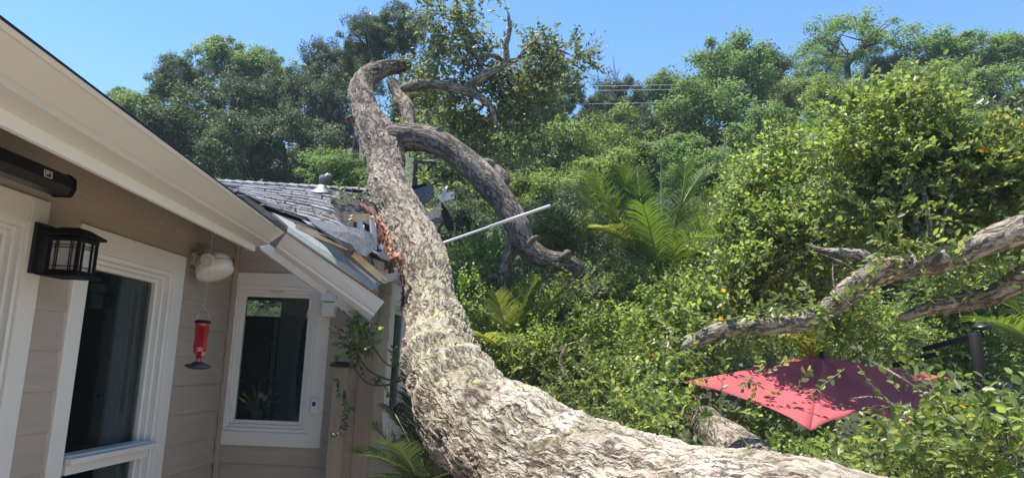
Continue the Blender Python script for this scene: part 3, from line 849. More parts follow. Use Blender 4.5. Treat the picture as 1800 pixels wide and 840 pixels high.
# back slope of the wing roof
mb = MB(); mb.slab([top0 + np.array([0, 0.02, -0.03]), top1 + np.array([-0.15, 0.02, -0.03]), top1 + np.array([-0.15, 4, -1.0]), top0 + np.array([0, 4, -1.0])], (0, 0, 1), 0.03)
mb.build('roof', shingle_m, house)
# draped, folded shingle flap at the broken corner
def sheet(pts, name, m, parent, thick=0.006, label=None):
    """pts: grid rows of world points"""
    nr, nc = len(pts), len(pts[0])
    vs = [p for r_ in pts for p in r_]; fs = [(i * nc + j, i * nc + j + 1, (i + 1) * nc + j + 1, (i + 1) * nc + j) for i in range(nr - 1) for j in range(nc - 1)]
    o = meshobj(name, vs, fs, m, parent); md = o.modifiers.new('thick', 'SOLIDIFY'); md.thickness = thick
    if label: o['label'] = label
    return o
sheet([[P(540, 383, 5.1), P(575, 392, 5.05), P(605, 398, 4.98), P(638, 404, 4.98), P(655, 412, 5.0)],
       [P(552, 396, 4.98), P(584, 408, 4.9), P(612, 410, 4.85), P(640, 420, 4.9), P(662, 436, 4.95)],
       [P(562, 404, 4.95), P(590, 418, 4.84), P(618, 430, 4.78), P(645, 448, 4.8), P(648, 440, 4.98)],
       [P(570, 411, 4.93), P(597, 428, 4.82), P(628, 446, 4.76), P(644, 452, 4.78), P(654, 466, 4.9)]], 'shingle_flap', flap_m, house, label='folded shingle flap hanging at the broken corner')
sheet([[P(425, 345, 5.1), P(470, 372, 5.05), P(530, 392, 5.0), P(590, 415, 4.96), P(640, 442, 4.96)],
       [P(437, 362, 5.06), P(478, 388, 5.0), P(532, 398, 4.95), P(585, 424, 4.9), P(642, 452, 4.92)]], 'felt_edge', felt_m, house)
sheet([[P(640, 440, 4.95), P(652, 446, 4.95)], [P(646, 452, 4.93), P(655, 458, 4.93)], [P(653, 462, 4.9), P(657, 468, 4.9)]], 'felt_edge', felt_m, house)
# weathered sub-fascia exposed by the sagging gutter
def plank(a, b, w_, t_, m, name, parent=house, jag=0.03, seed=0, upv=(0, 0, 1), label=None, jag0=0.0):
    """board from a to b with splintered ends"""
    a = np.array(a, float); b = np.array(b, float); g = np.random.default_rng(seed)
    d = norm(b - a); sx = norm(np.cross(d, upv)); sz = np.cross(sx, d)
    k = 7; Lb = np.linalg.norm(b - a)
    e1 = Lb + jag * (g.random(k) * 2 - 1) * 1.0; e0 = jag0 * (g.random(k) * 2 - 1)
    vs = []
    for side in (-1, 1):
        for i in range(k):
            z = (i / (k - 1) - 0.5) * w_
            vs.append(a + d * e0[i] + sz * z + sx * side * t_ / 2)
            vs.append(a + d * e1[i] + sz * z + sx * side * t_ / 2)
    fs = []
    for i in range(k - 1):
        fs.append((2 * i, 2 * i + 1, 2 * i + 3, 2 * i + 2)); q = 2 * k
        fs.append((q + 2 * i + 2, q + 2 * i + 3, q + 2 * i + 1, q + 2 * i))
        fs.append((2 * i, 2 * i + 2, q + 2 * i + 2, q + 2 * i)); fs.append((2 * i + 1, q + 2 * i + 1, q + 2 * i + 3, 2 * i + 3))
    fs.append((0, q, q + 1, 1)); fs.append((2 * k - 2, 2 * k - 1, q + 2 * k - 1, q + 2 * k - 2))
    o = meshobj(name, vs, fs, m, parent)
    if label: o['label'] = label
    return o
sheet([[P(478, 378, 4.98), P(540, 408, 4.97), P(600, 437, 4.96), P(650, 468, 4.95), P(676, 494, 4.95)],
       [P(505, 402, 4.86), P(560, 438, 4.86), P(610, 470, 4.86), P(640, 492, 4.86), P(662, 507, 4.86)],
       [P(505, 410, 4.84), P(560, 446, 4.84), P(608, 479, 4.84), P(638, 500, 4.84), P(652, 513, 4.84)]], 'fascia', peel_m, house, 0.02, 'blue grey peeling fascia board laid bare')
plank(P(520, 398, 4.93), P(610, 434, 4.92), 0.04, 0.012, rawwood_m, 'broken_board', seed=1, label='thin pale split batten')
plank(P(622, 446, 4.9), P(676, 494, 4.88), 0.045, 0.02, rawwood_m, 'broken_board', jag=0.05, seed=2)
plank(P(600, 455, 4.9), P(662, 503, 4.86), 0.05, 0.02, rawwood_m, 'broken_board', jag=0.04, seed=12)
plank(P(618, 384, 5.05), P(650, 382, 5.15), 0.05, 0.03, rawwood_m, 'broken_board', jag=0.05, jag0=0.03, seed=3)
plank(P(640, 462, 5.0), P(634, 398, 5.1), 0.07, 0.035, paintwood_m, 'rafter_end', jag=0.04, seed=4, upv=(0, 1, 0))
plank(P(660, 470, 5.1), P(655, 388, 5.2), 0.06, 0.035, paintwood_m, 'rafter_end', jag=0.05, seed=5, upv=(0, 1, 0))
plank(P(668, 482, 5.15), P(672, 434, 5.2), 0.08, 0.03, paintwood_m, 'rafter_end', jag=0.05, seed=6, upv=(0, 1, 0))
plank(P(648, 492, 5.02), P(700, 480, 5.3), 0.09, 0.03, paintwood_m, 'broken_board', jag=0.03, seed=7)
plank(P(625, 395, 5.3), P(665, 410, 5.6), 0.06, 0.04, felt_m, 'rafter_end', jag=0.06, seed=8)
plank(P(670, 410, 5.6), P(668, 460, 5.5), 0.06, 0.05, felt_m, 'rafter_end', jag=0.06, seed=9, upv=(0, 1, 0))
# gable infill behind the break
mb = MB(); mb.box((XR - 0.35, YR + 0.15, 2.38), (XR - 0.02, YR + 1.8, 2.6)); mb.build('roof_deck', felt_m, house)
# right wall eave further back, dark drip edge
mb = MB(); mb.box((XR - 0.1, 5.9, 2.6), (XR + 0.12, 12.0, 2.64)); mb.build('soffit', soffit_m, house)
# roof vent with metal flashing
v = MB(); vp = roofS(0.66, 0.86)
v.lathe(vp + np.array([0, 0, 0.0]), (0, -0.25, 1), [(0.12, 0.0), (0.1, 0.02), (0.05, 0.05), (0.035, 0.08)], 20)
vent = v.build('roof_vent', mat('lead flashing', (0.32, 0.33, 0.35), 0.45, metal=0.6), house, True)
v = MB(); v.lathe(vp + np.array([0, 0, 0.08]), (0, 0, 1), [(0.035, 0.0), (0.035, 0.08), (0.03, 0.085)], 16)
v.bar(vp + np.array([0, 0, 0.13]), vp + np.array([0.07, -0.03, 0.16]), 0.05, 0.05)
v.build('vent_pipe', mat('dull grey pipe', (0.16, 0.17, 0.18), 0.5), vent, True)

# ------------------------------------------------------------------ things on the house
# patio heater bar
hx = -1.95
h0 = on(0, hx, 108, 327); h1 = h0 + np.array([0, -1.5, 0.0])
ht = thing('patio_heater', 'long black infrared heater bar mounted under the eave above the glass door', 'heater', h0)
mb = MB()
sec = [(-0.045, 0.03), (-0.02, 0.047), (0.02, 0.047), (0.045, 0.03), (0.05, -0.01), (0.035, -0.042), (-0.035, -0.042), (-0.05, -0.01)]
extrude_path(mb, [[h1 + np.array([a, 0, b]) for a, b in sec], [h0 + np.array([a, 0, b]) for a, b in sec]]); mb.build('housing', black_m, ht, bevel=0.004)
mb = MB(); extrude_path(mb, [[h0 + np.array([a * 1.08, 0.0, b * 1.08]) for a, b in sec], [h0 + np.array([a * 1.08, 0.02, b * 1.08]) for a, b in sec], [h0 + np.array([a * 0.9, 0.03, b * 0.9]) for a, b in sec]]); mb.build('end_cap', blackmatte_m, ht, bevel=0.003)
mb = MB(); mb.obox(h0 + np.array([-0.1, -0.25, 0.03]), (0.09, 0, 0), (0, 0.015, 0), (0, 0, 0.015)); mb.build('bracket', black_m, ht)
# small outlined badge with strokes
bd = MB(); bc = h0 + np.array([0.05, -0.16, 0.008]); nx_ = norm(np.array([1, 0, 0.12])); vz = norm(np.array([-0.12, 0, 1]))
def strip(a, b, t=0.0016):
    a = np.array(a); b = np.array(b)
    p = bc + np.array([0, 1, 0]) * a[0] + vz * a[1]; q = bc + np.array([0, 1, 0]) * b[0] + vz * b[1]
    bd.bar(p, q, 0.002, t * 2, nx_)
for a, b in (((-.022, -.012), (.022, -.012)), ((-.022, .012), (.022, .012)), ((-.022, -.012), (-.022, .012)), ((.022, -.012), (.022, .012)), ((-.012, -.006), (-.012, .007)), ((-.012, .007), (-.002, .007)), ((-.002, .007), (-.002, 0)), ((-.002, 0), (.012, .006))): strip(a, b)
bd.build('badge', white_m, ht)

# wall lantern
lc = P(127, 452, 3.15)
lan = thing('wall_lantern', 'black mission-style wall lantern with leaded glass panels beside the tall window', 'lantern', lc)
hw = 0.062; hh = 0.066
mb = MB()
for sx in (-1, 1):
    for sy in (-1, 1):
        mb.obox(lc + np.array([sx * hw, sy * hw, 0]), (0.007, 0, 0), (0, 0.007, 0), (0, 0, hh))
mb.obox(lc + np.array([0, 0, hh + 0.004]), (hw + 0.008, 0, 0), (0, hw + 0.008, 0), (0, 0, 0.008)).obox(lc + np.array([0, 0, -hh - 0.004]), (hw + 0.008, 0, 0), (0, hw + 0.008, 0), (0, 0, 0.008))
mb.build('frame', blackmatte_m, lan, bevel=0.0015)
mb = MB(); mb.obox(lc + np.array([0, 0, -hh - 0.018]), (hw + 0.028, 0, 0), (0, hw + 0.028, 0), (0, 0, 0.006)); mb.build('base_plate', blackmatte_m, lan, bevel=0.002)
mb = MB()
b = lc + np.array([0, 0, hh + 0.012]); e = hw + 0.028
mb.add([b + np.array(q) for q in ((-e, -e, 0.004), (e, -e, 0.004), (e, e, 0.004), (-e, e, 0.004), (-e, -e, 0.014), (e, -e, 0.014), (e, e, 0.014), (-e, e, 0.014), (-0.04, -0.04, 0.045), (0.04, -0.04, 0.045), (0.04, 0.04, 0.045), (-0.04, 0.04, 0.045))],
       [(0, 3, 2, 1), (0, 1, 5, 4), (1, 2, 6, 5), (2, 3, 7, 6), (3, 0, 4, 7), (4, 5, 9, 8), (5, 6, 10, 9), (6, 7, 11, 10), (7, 4, 8, 11), (8, 9, 10, 11)])
mb.build('lamp_shade', blackmatte_m, lan)
for (nv, sd_) in (((0, -1, 0), (1, 0, 0)), ((1, 0, 0), (0, 1, 0)), ((0, 1, 0), (1, 0, 0)), ((-1, 0, 0), (0, 1, 0))):
    nv = np.array(nv, float); sv = np.array(sd_, float)
    mb = MB(); mb.obox(lc + nv * (hw - 0.004), sv * (hw - 0.006), nv * 0.0015, (0, 0, hh - 0.001)); gp = mb.build('glass_panel', lampglass_m, lan)
    mb = MB()
    for q in (-0.036, -0.027, 0.027, 0.036): mb.obox(lc + nv * (hw + 0.001) + sv * q, sv * 0.0016, nv * 0.002, (0, 0, hh - 0.002))
    for q in (-0.046, 0.034, 0.046): mb.obox(lc + nv * (hw + 0.0015) + np.array([0, 0, q]), sv * (hw - 0.008), nv * 0.002, (0, 0, 0.0016))
    mb.build('came', blackmatte_m, gp)
mb = MB(); mb.bar(lc + np.array([0, 0, hh + 0.05]), np.array([XW + 0.05, lc[1] - 0.0, lc[2] + hh + 0.055]), 0.02, 0.012); mb.obox((lc + np.array([XW + 0.03 - lc[0], 0, 0.03])), (0.016, 0, 0), (0, 0.055, 0), (0, 0, 0.11))
mb.build('bracket', black_m, lan, bevel=0.002)

# flood light on the inner corner
fc = P(374, 461, 4.62)
fl = thing('flood_light', 'beige flood light on a swivel arm above the red feeder', 'flood light', fc)
ax = norm(rt * 0.36 - up * 0.85 - fw * 0.38)
mb = MB(); mb.lathe(fc - ax * 0.07, ax, [(0.02, 0.0), (0.055, 0.008), (0.08, 0.028), (0.095, 0.06), (0.1, 0.1)], 32, (1.0, 1.1))
mb.build('lamp_housing', beige_m, fl, True)
mb = MB(); mb.lathe(fc + ax * 0.031, ax, [(0.103, 0.0), (0.104, 0.006), (0.104, 0.045), (0.098, 0.058), (0.06, 0.066), (0.02, 0.068)], 32, (1.0, 1.1)); mb.build('lens', mat('frosted lens', (0.74, 0.71, 0.65), 0.4), fl, True)
kc = P(364, 457, 4.5)
mb = MB(); mb.lathe(kc + fw * 0.03, -fw, [(0.045, 0.0), (0.045, 0.03), (0.036, 0.036), (0.034, 0.03), (0.02, 0.03), (0.018, 0.042)], 24); mb.build('knuckle', beige_m, fl, False)
bp_ = P(344, 456, 4.62); wl = np.array([XW + 0.02, bp_[1] + 0.02, bp_[2]])
mb = MB(); mb.bar(kc + fw * 0.03, bp_, 0.045, 0.05); mb.obox(bp_, (0.02, 0, 0), (0, 0.03, 0), (0, 0, 0.04)); mb.bar(bp_, wl, 0.05, 0.05); mb.build('arm', beige_m, fl, bevel=0.004)
mb = MB(); mb.lathe(wl, (1, 0, 0), [(0.055, 0.0), (0.055, 0.02), (0.045, 0.03)], 20); mb.build('mount', beige_m, fl, True)

# hummingbird feeder
fd = P(352, 600, 3.5)
hz = P(361, 545, 3.5)
fe = thing('hummingbird_feeder', 'red glass bottle hummingbird feeder with dark dish hanging by a wire', 'bird feeder', (fd[0], fd[1], fd[2] - 0.13))
cx = hz.copy(); cx[2] = 0
def fz(y): return P(356, y, 3.5)[2]
c0 = np.array([(fd[0] + hz[0]) / 2, fd[1], 0])
c0 = np.array([P(353, 600, 3.5)[0], P(353, 600, 3.5)[1], 0])
zt, zb = fz(566), fz(640)
Hh = zt - zb
prof = [(0.012, 0), (0.014, 0.02 * 1), (0.013, Hh * 0.14), (0.02, Hh * 0.2), (0.031, Hh * 0.3), (0.033, Hh * 0.4), (0.031, Hh * 0.55), (0.034, Hh * 0.92), (0.036, Hh * 0.96), (0.034, Hh)]
mb = MB(); mb.lathe(c0 + np.array([0, 0, zb]), (0, 0, 1), prof, 8); mb.build('bottle', redglass_m, fe, False)
mb = MB(); mb.lathe(c0 + np.array([0, 0, zb - 0.018]), (0, 0, 1), [(0.03, -0.006), (0.05, 0.0), (0.062, 0.01), (0.06, 0.014), (0.035, 0.016), (0.03, 0.026), (0.018, 0.03)], 28); mb.build('dish', mat('dark pewter', (0.05, 0.055, 0.065), 0.4, metal=0.4), fe, True)
for k in range(5):
    a = k * 2 * math.pi / 5
    mb = MB(); mb.lathe(c0 + np.array([math.cos(a) * 0.045, math.sin(a) * 0.045, zb - 0.006]), (0, 0, 1), [(0.008, 0), (0.01, 0.004), (0.003, 0.008)], 10); mb.build('port', black_m, fe)
mb = MB(); mb.lathe(c0 + np.array([0, 0, zt - 0.004]), (0, 0, 1), [(0.037, 0), (0.037, 0.01), (0.03, 0.014)], 16); mb.build('cap', blackmatte_m, fe)
mb = MB()
t = np.linspace(0, 1, 9)
for sgn in (-1, 1):
    pts = [c0 + np.array([sgn * 0.034 * math.cos(q * math.pi / 2), 0, zt + 0.055 * math.sin(q * math.pi / 2) * 1.0 - 0.002]) for q in t]
    mb.tube(pts, 0.0018, 6)
hk = c0 + np.array([0, 0, zt + 0.052])
mb.tube([hk + np.array([0.008 * math.sin(q * 5.5), 0, 0.035 * q]) for q in t], 0.002, 6)
mb.tube([hk + np.array([0, 0, 0.033]), np.array([hk[0], hk[1], 2.4])], 0.0006, 5)
mb.build('hanger', steel_m, fe)

# small sensor camera on the casing, white box at the eave corner
def spt(x, y, yy): return on(1, yy, x, y)
q = spt(552, 714, YR - 0.045)
sn = thing('sensor', 'small white sensor with a black square face on the narrow window casing', 'sensor', q)
MB().obox(q, (0.026, 0, 0), (0, 0.015, 0), (0, 0, 0.05)).build('casing', white_m, sn, bevel=0.006)
MB().obox(q + np.array([0.002, -0.016, 0.018]), (0.013, 0, 0), (0, 0.002, 0), (0, 0, 0.014)).build('face', black_m, sn, bevel=0.002)
q = spt(580, 522, YR - 0.1)
jb = thing('junction_box', 'small white box tucked under the sagging gutter at the window corner', 'box', q)
MB().obox(q, (0.055, 0, 0.0), (0, 0.04, 0), (0, 0, 0.032)).build('lid', white_m, jb, bevel=0.004)
MB().obox(q + np.array([0.0, 0.01, -0.09]), (0.045, 0, 0), (0, 0.04, 0), (0, 0, 0.05)).build('body', trim_m, jb, bevel=0.004)

# post with dark cap by the corner
q = on(1, 4.95, 603, 642)
ps = thing('post', 'tan square post with a flat dark cap in front of the house corner', 'post', (q[0], q[1], 0))
MB().box((q[0] - 0.05, q[1] - 0.05, 0.0), (q[0] + 0.05, q[1] + 0.05, q[2] - 0.01)).build('shaft', post_m, ps, bevel=0.004)
mb = MB(); mb.add([q + np.array(v) for v in ((-.07, -.07, -.01), (.07, -.07, -.01), (.07, .07, -.01), (-.07, .07, -.01), (-.07, -.07, 0.004), (.07, -.07, 0.004), (.07, .07, 0.004), (-.07, .07, 0.004), (-.035, -.035, 0.026), (.035, -.035, 0.026), (.035, .035, 0.026), (-.035, .035, 0.026))],
       [(0, 3, 2, 1), (0, 1, 5, 4), (1, 2, 6, 5), (2, 3, 7, 6), (3, 0, 4, 7), (4, 5, 9, 8), (5, 6, 10, 9), (6, 7, 11, 10), (7, 4, 8, 11), (8, 9, 10, 11)])
mb.build('post_cap', black_m, ps)
# potted orchid behind the narrow window
q = spt(452, 736, YR + 0.12)
orc = thing('potted_orchid', 'potted plant with two white blooms behind the narrow window', 'plant', q)
MB().lathe(q, (0, 0, 1), [(0.035, 0), (0.05, 0.07), (0.046, 0.07)], 18).build('pot', mat('green glazed pot', (0.2, 0.22, 0.1), 0.3), orc, True)
g = np.random.default_rng(3)
dd = norm(g.normal(size=(16, 3)) * np.array([1, 0.6, 0.4]) + np.array([0, 0, 0.7]))
V, Q = leaf_cards(np.repeat(q[None] + np.array([0, 0, 0.06]), 16, 0), dd, norm(rdir(16, g) + np.array([0, 0, 1])), 0.16 + 0.1 * g.random(16), 0.02, True)
link('leaves', npmesh('leaves', V, Q, leaf_mid), orc)
fpos = np.array([q + np.array([0.02, -0.02, 0.17])] * 5 + [q + np.array([0.05, -0.02, 0.15])] * 5)
dd = norm(np.array([[math.cos(a), -0.3, math.sin(a)] for a in np.linspace(0, 5.0, 5)] * 2))
V, Q = leaf_cards(fpos, dd, np.tile([0, -1.0, 0.1], (10, 1)), 0.024, 0.02, True)
link('bloom', npmesh('bloom', V, Q, white_m), orc)

# ------------------------------------------------------------------ the fallen oak
oak = thing('fallen_oak', 'huge fallen oak with lichen-covered trunk lying across the crushed roof corner', 'tree', P(1500, 1030, 2.2) * np.array([1, 1, 0]))
trunk_rows = [(1980, 1330, 250, 1.7), (1680, 1120, 205, 2.0), (1440, 990, 170, 2.35), (1215, 932, 145, 2.75), (1025, 872, 126, 3.15), (896, 786, 104, 3.6), (826, 718, 89, 4.0), (783, 655, 72, 4.4), (768, 590, 55, 4.8),
              (757, 530, 47, 5.15), (748, 480, 44, 5.4), (728, 420, 42, 5.75), (702, 372, 39, 6.1), (683, 330, 35, 6.5), (677, 290, 32, 6.9), (668, 255, 36, 7.15), (654, 224, 32, 7.4), (642, 200, 24, 7.6), (634, 170, 23, 7.8), (637, 148, 20, 7.95), (652, 131, 19, 8.1), (680, 120, 15, 8.2), (706, 117, 14, 8.3), (723, 114, 11, 8.35)]
def warp_main(s, a, base):
    # cross-wise wrinkles where the trunk bends, burls nearer the root
    w_ = np.exp(-((s - 3.55) / 0.55) ** 2)
    wr = 0.05 * w_ * np.sin(s * 30 + 3 * vnoise(base, 4.0, 31) + 1.5 * np.sin(a)) 
    b2 = np.exp(-((s - 2.2) / 1.2) ** 2)
    lob = 0.09 * b2 * vnoise(base, 3.4, 22) + 0.05 * b2 * vnoise(base, 7.0, 23)
    fine_ = 0.02 * vnoise(base, 13.0, 9) + 0.035 * np.exp(-((s - 6.6) / 1.6) ** 2) * vnoise(base, 8.0, 77)
    kn = 0
    gk = np.random.default_rng(12)
    for q in range(16):
        s0, a0, r0, am = 1.5 + 7.5 * gk.random(), 6.28 * gk.random(), 0.07 + 0.08 * gk.random(), 0.1 + 0.12 * gk.random()
        da = (a - a0 + np.pi) % (2 * np.pi) - np.pi
        q2 = ((s - s0) / r0) ** 2 + (da * 0.25 / r0) ** 2
        kn = kn + am * (np.exp(-q2) - 1.15 * np.exp(-q2 * 6)) + 0.02 * np.exp(-q2 * 0.4) * np.sin(np.sqrt(q2) * 9)
    return wr + lob + fine_ + kn
def lich_main(s, dirs):
    upn = np.clip(dirs[..., 2] * 0.7 + 0.45 + 0.25 * (dirs[..., 0]), 0, 1)
    l_ = upn * (0.25 + 0.75 * np.exp(-((s - 3.6) / 1.3) ** 2)) * (s < 5.6)
    w_ = np.clip(dirs[..., 2] * 0.9 + 0.4, 0, 1) * np.exp(-((s - 1.7) / 1.3) ** 2) + 0.15
    return l_, w_
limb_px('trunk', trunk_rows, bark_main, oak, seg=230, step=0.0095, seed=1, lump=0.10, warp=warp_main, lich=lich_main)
bl = bark_limb
limb_px('limb', [(668, 262, 30, 7.2), (700, 243, 27, 7.15), (745, 243, 24, 7.1), (790, 262, 23, 7.0), (838, 302, 24, 6.9), (878, 346, 23, 6.8), (908, 392, 22, 6.7), (922, 428, 21, 6.65), (955, 453, 18, 6.6), (995, 462, 17, 6.6), (1014, 472, 13, 6.6), (1018, 492, 8, 6.6)], bl, oak, seg=56, step=0.02, seed=2, lump=0.1)
limb_px('limb', [(690, 142, 11, 8.1), (700, 165, 11, 8.0), (714, 190, 13, 7.8), (719, 215, 11, 7.6), (716, 240, 12, 7.4)], bl, oak, seg=30, step=0.02, seed=3)
limb_px('limb', [(700, 158, 8, 8.0), (750, 148, 9, 8.0), (790, 153, 8, 8.0), (822, 162, 8, 8.0), (850, 175, 6, 8.0), (866, 195, 4, 8.0), (874, 225, 3, 8.0)], bark_pale, oak, seg=22, step=0.03, seed=4)
limb_px('limb', [(812, 158, 6, 8.0), (840, 140, 8, 8.0), (872, 122, 7, 8.0), (890, 106, 6, 8.0), (889, 80, 5, 8.0), (896, 50, 4, 8.0), (893, 20, 2, 8.0)], bark_pale, oak, seg=20, step=0.03, seed=5)
limb_px('limb', [(888, 108, 4, 8.0), (912, 104, 4, 8.0), (935, 76, 3, 8.0), (975, 86, 2.5, 8.0), (1005, 98, 1.5, 8.0)], bark_pale, oak, seg=12, step=0.04, seed=6)
limb_px('limb', [(848, 138, 5, 8.0), (843, 110, 5, 8.1), (830, 88, 4, 8.1), (818, 60, 3, 8.2), (805, 15, 2, 8.2), (802, -25, 1.5, 8.2)], bark_limb, oak, seg=14, step=0.04, seed=7)
limb_px('limb', [(886, 108, 4, 8.0), (868, 98, 4, 7.9), (845, 98, 3, 7.9), (820, 104, 1.5, 7.9)], bark_pale, oak, seg=10, step=0.04, seed=8)
limb_px('limb', [(835, 88, 3, 8.1), (812, 78, 3, 8.1), (780, 90, 2, 8.0), (760, 100, 1.5, 8.0)], bark_pale, oak, seg=10, step=0.04, seed=9)
limb_px('limb', [(868, 345, 10, 6.95), (884, 318, 13, 7.1), (876, 300, 9, 7.2), (870, 288, 5, 7.25)], bl, oak, seg=18, step=0.03, seed=10)
limb_px('limb', [(830, 292, 6, 7.3), (852, 286, 8, 7.3), (873, 288, 6, 7.3)], bark_pale, oak, seg=14, step=0.03, seed=11)
limb_px('limb', [(902, 392, 8, 6.8), (900, 425, 9, 6.8), (892, 455, 10, 6.8), (884, 480, 9, 6.8), (884, 508, 7, 6.8), (905, 535, 4, 6.7)], bark_pale, oak, seg=20, step=0.03, seed=12)
limb_px('limb', [(884, 480, 4, 6.8), (860, 487, 3, 6.7), (840, 500, 2, 6.6)], bark_pale, oak, seg=10, step=0.03, seed=13)
limb_px('limb', [(770, 285, 3, 7.4), (750, 300, 3, 7.4), (744, 330, 2.5, 7.4)], bark_pale, oak, seg=10, step=0.03, seed=14)
limb_px('limb', [(722, 287, 2, 7.4), (748, 284, 4, 7.4), (772, 287, 3, 7.4)], bark_pale, oak, seg=10, step=0.03, seed=15)
limb_px('limb', [(700, 190, 4, 7.8), (690, 195, 2, 7.8)], bark_pale, oak, seg=10, step=0.03, seed=16)
limb_px('limb', [(1360, 850, 45, 4.0), (1310, 800, 38, 4.5), (1255, 760, 32, 5.0), (1218, 715, 27, 5.6), (1195, 655, 22, 6.0), (1180, 600, 14, 6.3)], bark_pale, oak, seg=40, step=0.02, seed=17)
limb_px('limb', [(1000, 668, 4, 5.6), (985, 640, 4, 5.7), (995, 610, 3, 5.8), (1015, 600, 2, 5.8)], bark_pale, oak, seg=10, step=0.03, seed=18)
for k_, rows in enumerate([[(760, 246, 7, 7.05), (772, 228, 5, 7.0), (780, 222, 3, 7.0)], [(925, 432, 6, 6.6), (940, 418, 4, 6.5), (948, 414, 2.5, 6.5)], [(985, 458, 9, 6.55), (998, 446, 9, 6.5), (1004, 440, 6, 6.5)], [(622, 205, 8, 7.4), (612, 212, 6, 7.35), (608, 216, 3, 7.35)],
        [(1130, 790, 26, 3.05), (1150, 768, 14, 3.0), (1156, 760, 7, 3.0)]]):
    limb_px('stub', rows, bark_limb if k_ < 4 else bark_main, oak, seg=16, step=0.015, seed=60 + k_, lump=0.3, lich=None)
# torn bark on the house side
def ribbon(rows, name, m, parent, seed, thick=0.012, jag=4):
    g = np.random.default_rng(seed); pts = []
    n = 26; R_ = np.array(rows, float); t = np.linspace(0, len(R_) - 1, n); A = np.stack([np.interp(t, np.arange(len(R_)), R_[:, k]) for k in range(4)], 1)
    grid = []
    for i, (x, y, hw_, d) in enumerate(A):
        tx = A[min(i + 1, n - 1), :2] - A[max(i - 1, 0), :2]; tx = tx / (np.linalg.norm(tx) + 1e-6); nx_2 = np.array([-tx[1], tx[0]])
        row = []
        for j, f in enumerate((-1, -0.5, 0, 0.5, 1)):
            jj_ = g.normal() * jag * (0.8 if abs(f) == 1 else 0.25)
            q = np.array([x, y]) + nx_2 * (f * hw_ + jj_)
            row.append(P(q[0], q[1], d - 0.06 * (1 - f * f) + g.normal() * 0.008))
        grid.append(row)
    return sheet(grid, name, m, parent, thick)
ribbon([(632, 360, 4, 5.6), (652, 372, 8, 5.45), (666, 395, 9, 5.35), (674, 428, 8, 5.25), (682, 460, 7, 5.15), (688, 480, 3, 5.15)], 'torn_bark', redbark_m, oak, 1, 0.03, 1.6)
ribbon([(660, 376, 3, 5.42), (677, 402, 4, 5.3), (686, 430, 4.5, 5.2), (687, 455, 4, 5.12)], 'torn_wood', orangewood_m, oak, 2, 0.03, 1.4)
ribbon([(686, 455, 5, 5.15), (698, 450, 9, 5.1), (707, 458, 7, 5.1), (704, 476, 3, 5.1)], 'torn_wood', orangewood_m, oak, 3, 0.02, 2.5)
ribbon([(706, 476, 2.5, 5.33), (709, 505, 2, 5.2), (708, 530, 3, 5.1), (705, 545, 2, 5.05)], 'torn_bark', redbark_m, oak, 4, 0.01, 1.2)
# leafy top of the fallen oak
def blobs_px(rows):
    return [(P(x, y, d), (rx * d / F_PX, (rz if len(r_) > 6 else (rx + ry) / 2) * d / F_PX, ry * d / F_PX), k) for r_ in rows for (x, y, rx, ry, d, k, rz) in [tuple(r_) + ((r_[2] + r_[3]) / 2,) * (7 - len(r_))]]
bush('', '', '', blobs_px([(790, 30, 40, 40, 8.2, .8), (850, 35, 35, 35, 8.1, .8), (885, 45, 22, 32, 8.0, .7), (745, 18, 22, 22, 8.2, .6), (800, 85, 45, 35, 8.2, .9), (870, 100, 45, 40, 8.2, 1), (780, 130, 50, 35, 8.3, 1),
     (930, 120, 50, 40, 8.2, 1), (975, 105, 40, 30, 8.1, 1.4), (1012, 112, 20, 22, 8.0, 1.5), (945, 165, 50, 35, 8.3, 1), (860, 190, 55, 45, 8.5, 1), (760, 200, 50, 50, 8.7, 1), (900, 240, 50, 40, 8.5, 1), (820, 250, 40, 40, 8.6, .9)]),
     leaf_crown, twig_m, 21, density=115, length=0.3, leaf=0.05, nleaf=11, root=oak)
oak2 = thing('oak_tree', 'leafy oak on the right with two thick grey limbs reaching in over the red parasol', 'tree', P(2050, 640, 4.2) * np.array([1, 1, 0]))
limb_px('limb', [(1960, 340, 36, 4.0), (1860, 385, 33, 4.1), (1790, 405, 26, 4.2), (1720, 432, 23, 4.3), (1650, 458, 21, 4.35), (1590, 468, 21, 4.4), (1545, 478, 25, 4.45), (1500, 505, 21, 4.5), (1460, 540, 19, 4.5), (1400, 568, 16, 4.5), (1330, 574, 16, 4.5), (1265, 582, 15, 4.5), (1225, 598, 12, 4.55), (1198, 610, 6, 4.6)], bark_pale, oak2, seg=60, step=0.014, seed=41, lump=0.14)
limb_px('limb', [(1548, 472, 12, 4.45), (1520, 450, 10, 4.5), (1480, 444, 8, 4.6), (1445, 440, 5, 4.7), (1415, 428, 3, 4.75)], bark_pale, oak2, seg=26, step=0.02, seed=42)
limb_px('limb', [(1960, 420, 30, 4.3), (1860, 465, 26, 4.45), (1795, 492, 21, 4.6), (1740, 520, 17, 4.7), (1680, 533, 16, 4.8), (1630, 543, 12, 4.9), (1578, 562, 8, 5.0)], bark_pale, oak2, seg=44, step=0.016, seed=43, lump=0.14)
limb_px('trunk', [(2060, 1250, 110, 3.9), (2050, 900, 90, 3.9), (2030, 600, 70, 3.95), (1990, 400, 45, 4.0), (1960, 200, 30, 4.3), (1900, 60, 15, 4.8)], bark_pale, oak2, seg=40, step=0.04, seed=44)
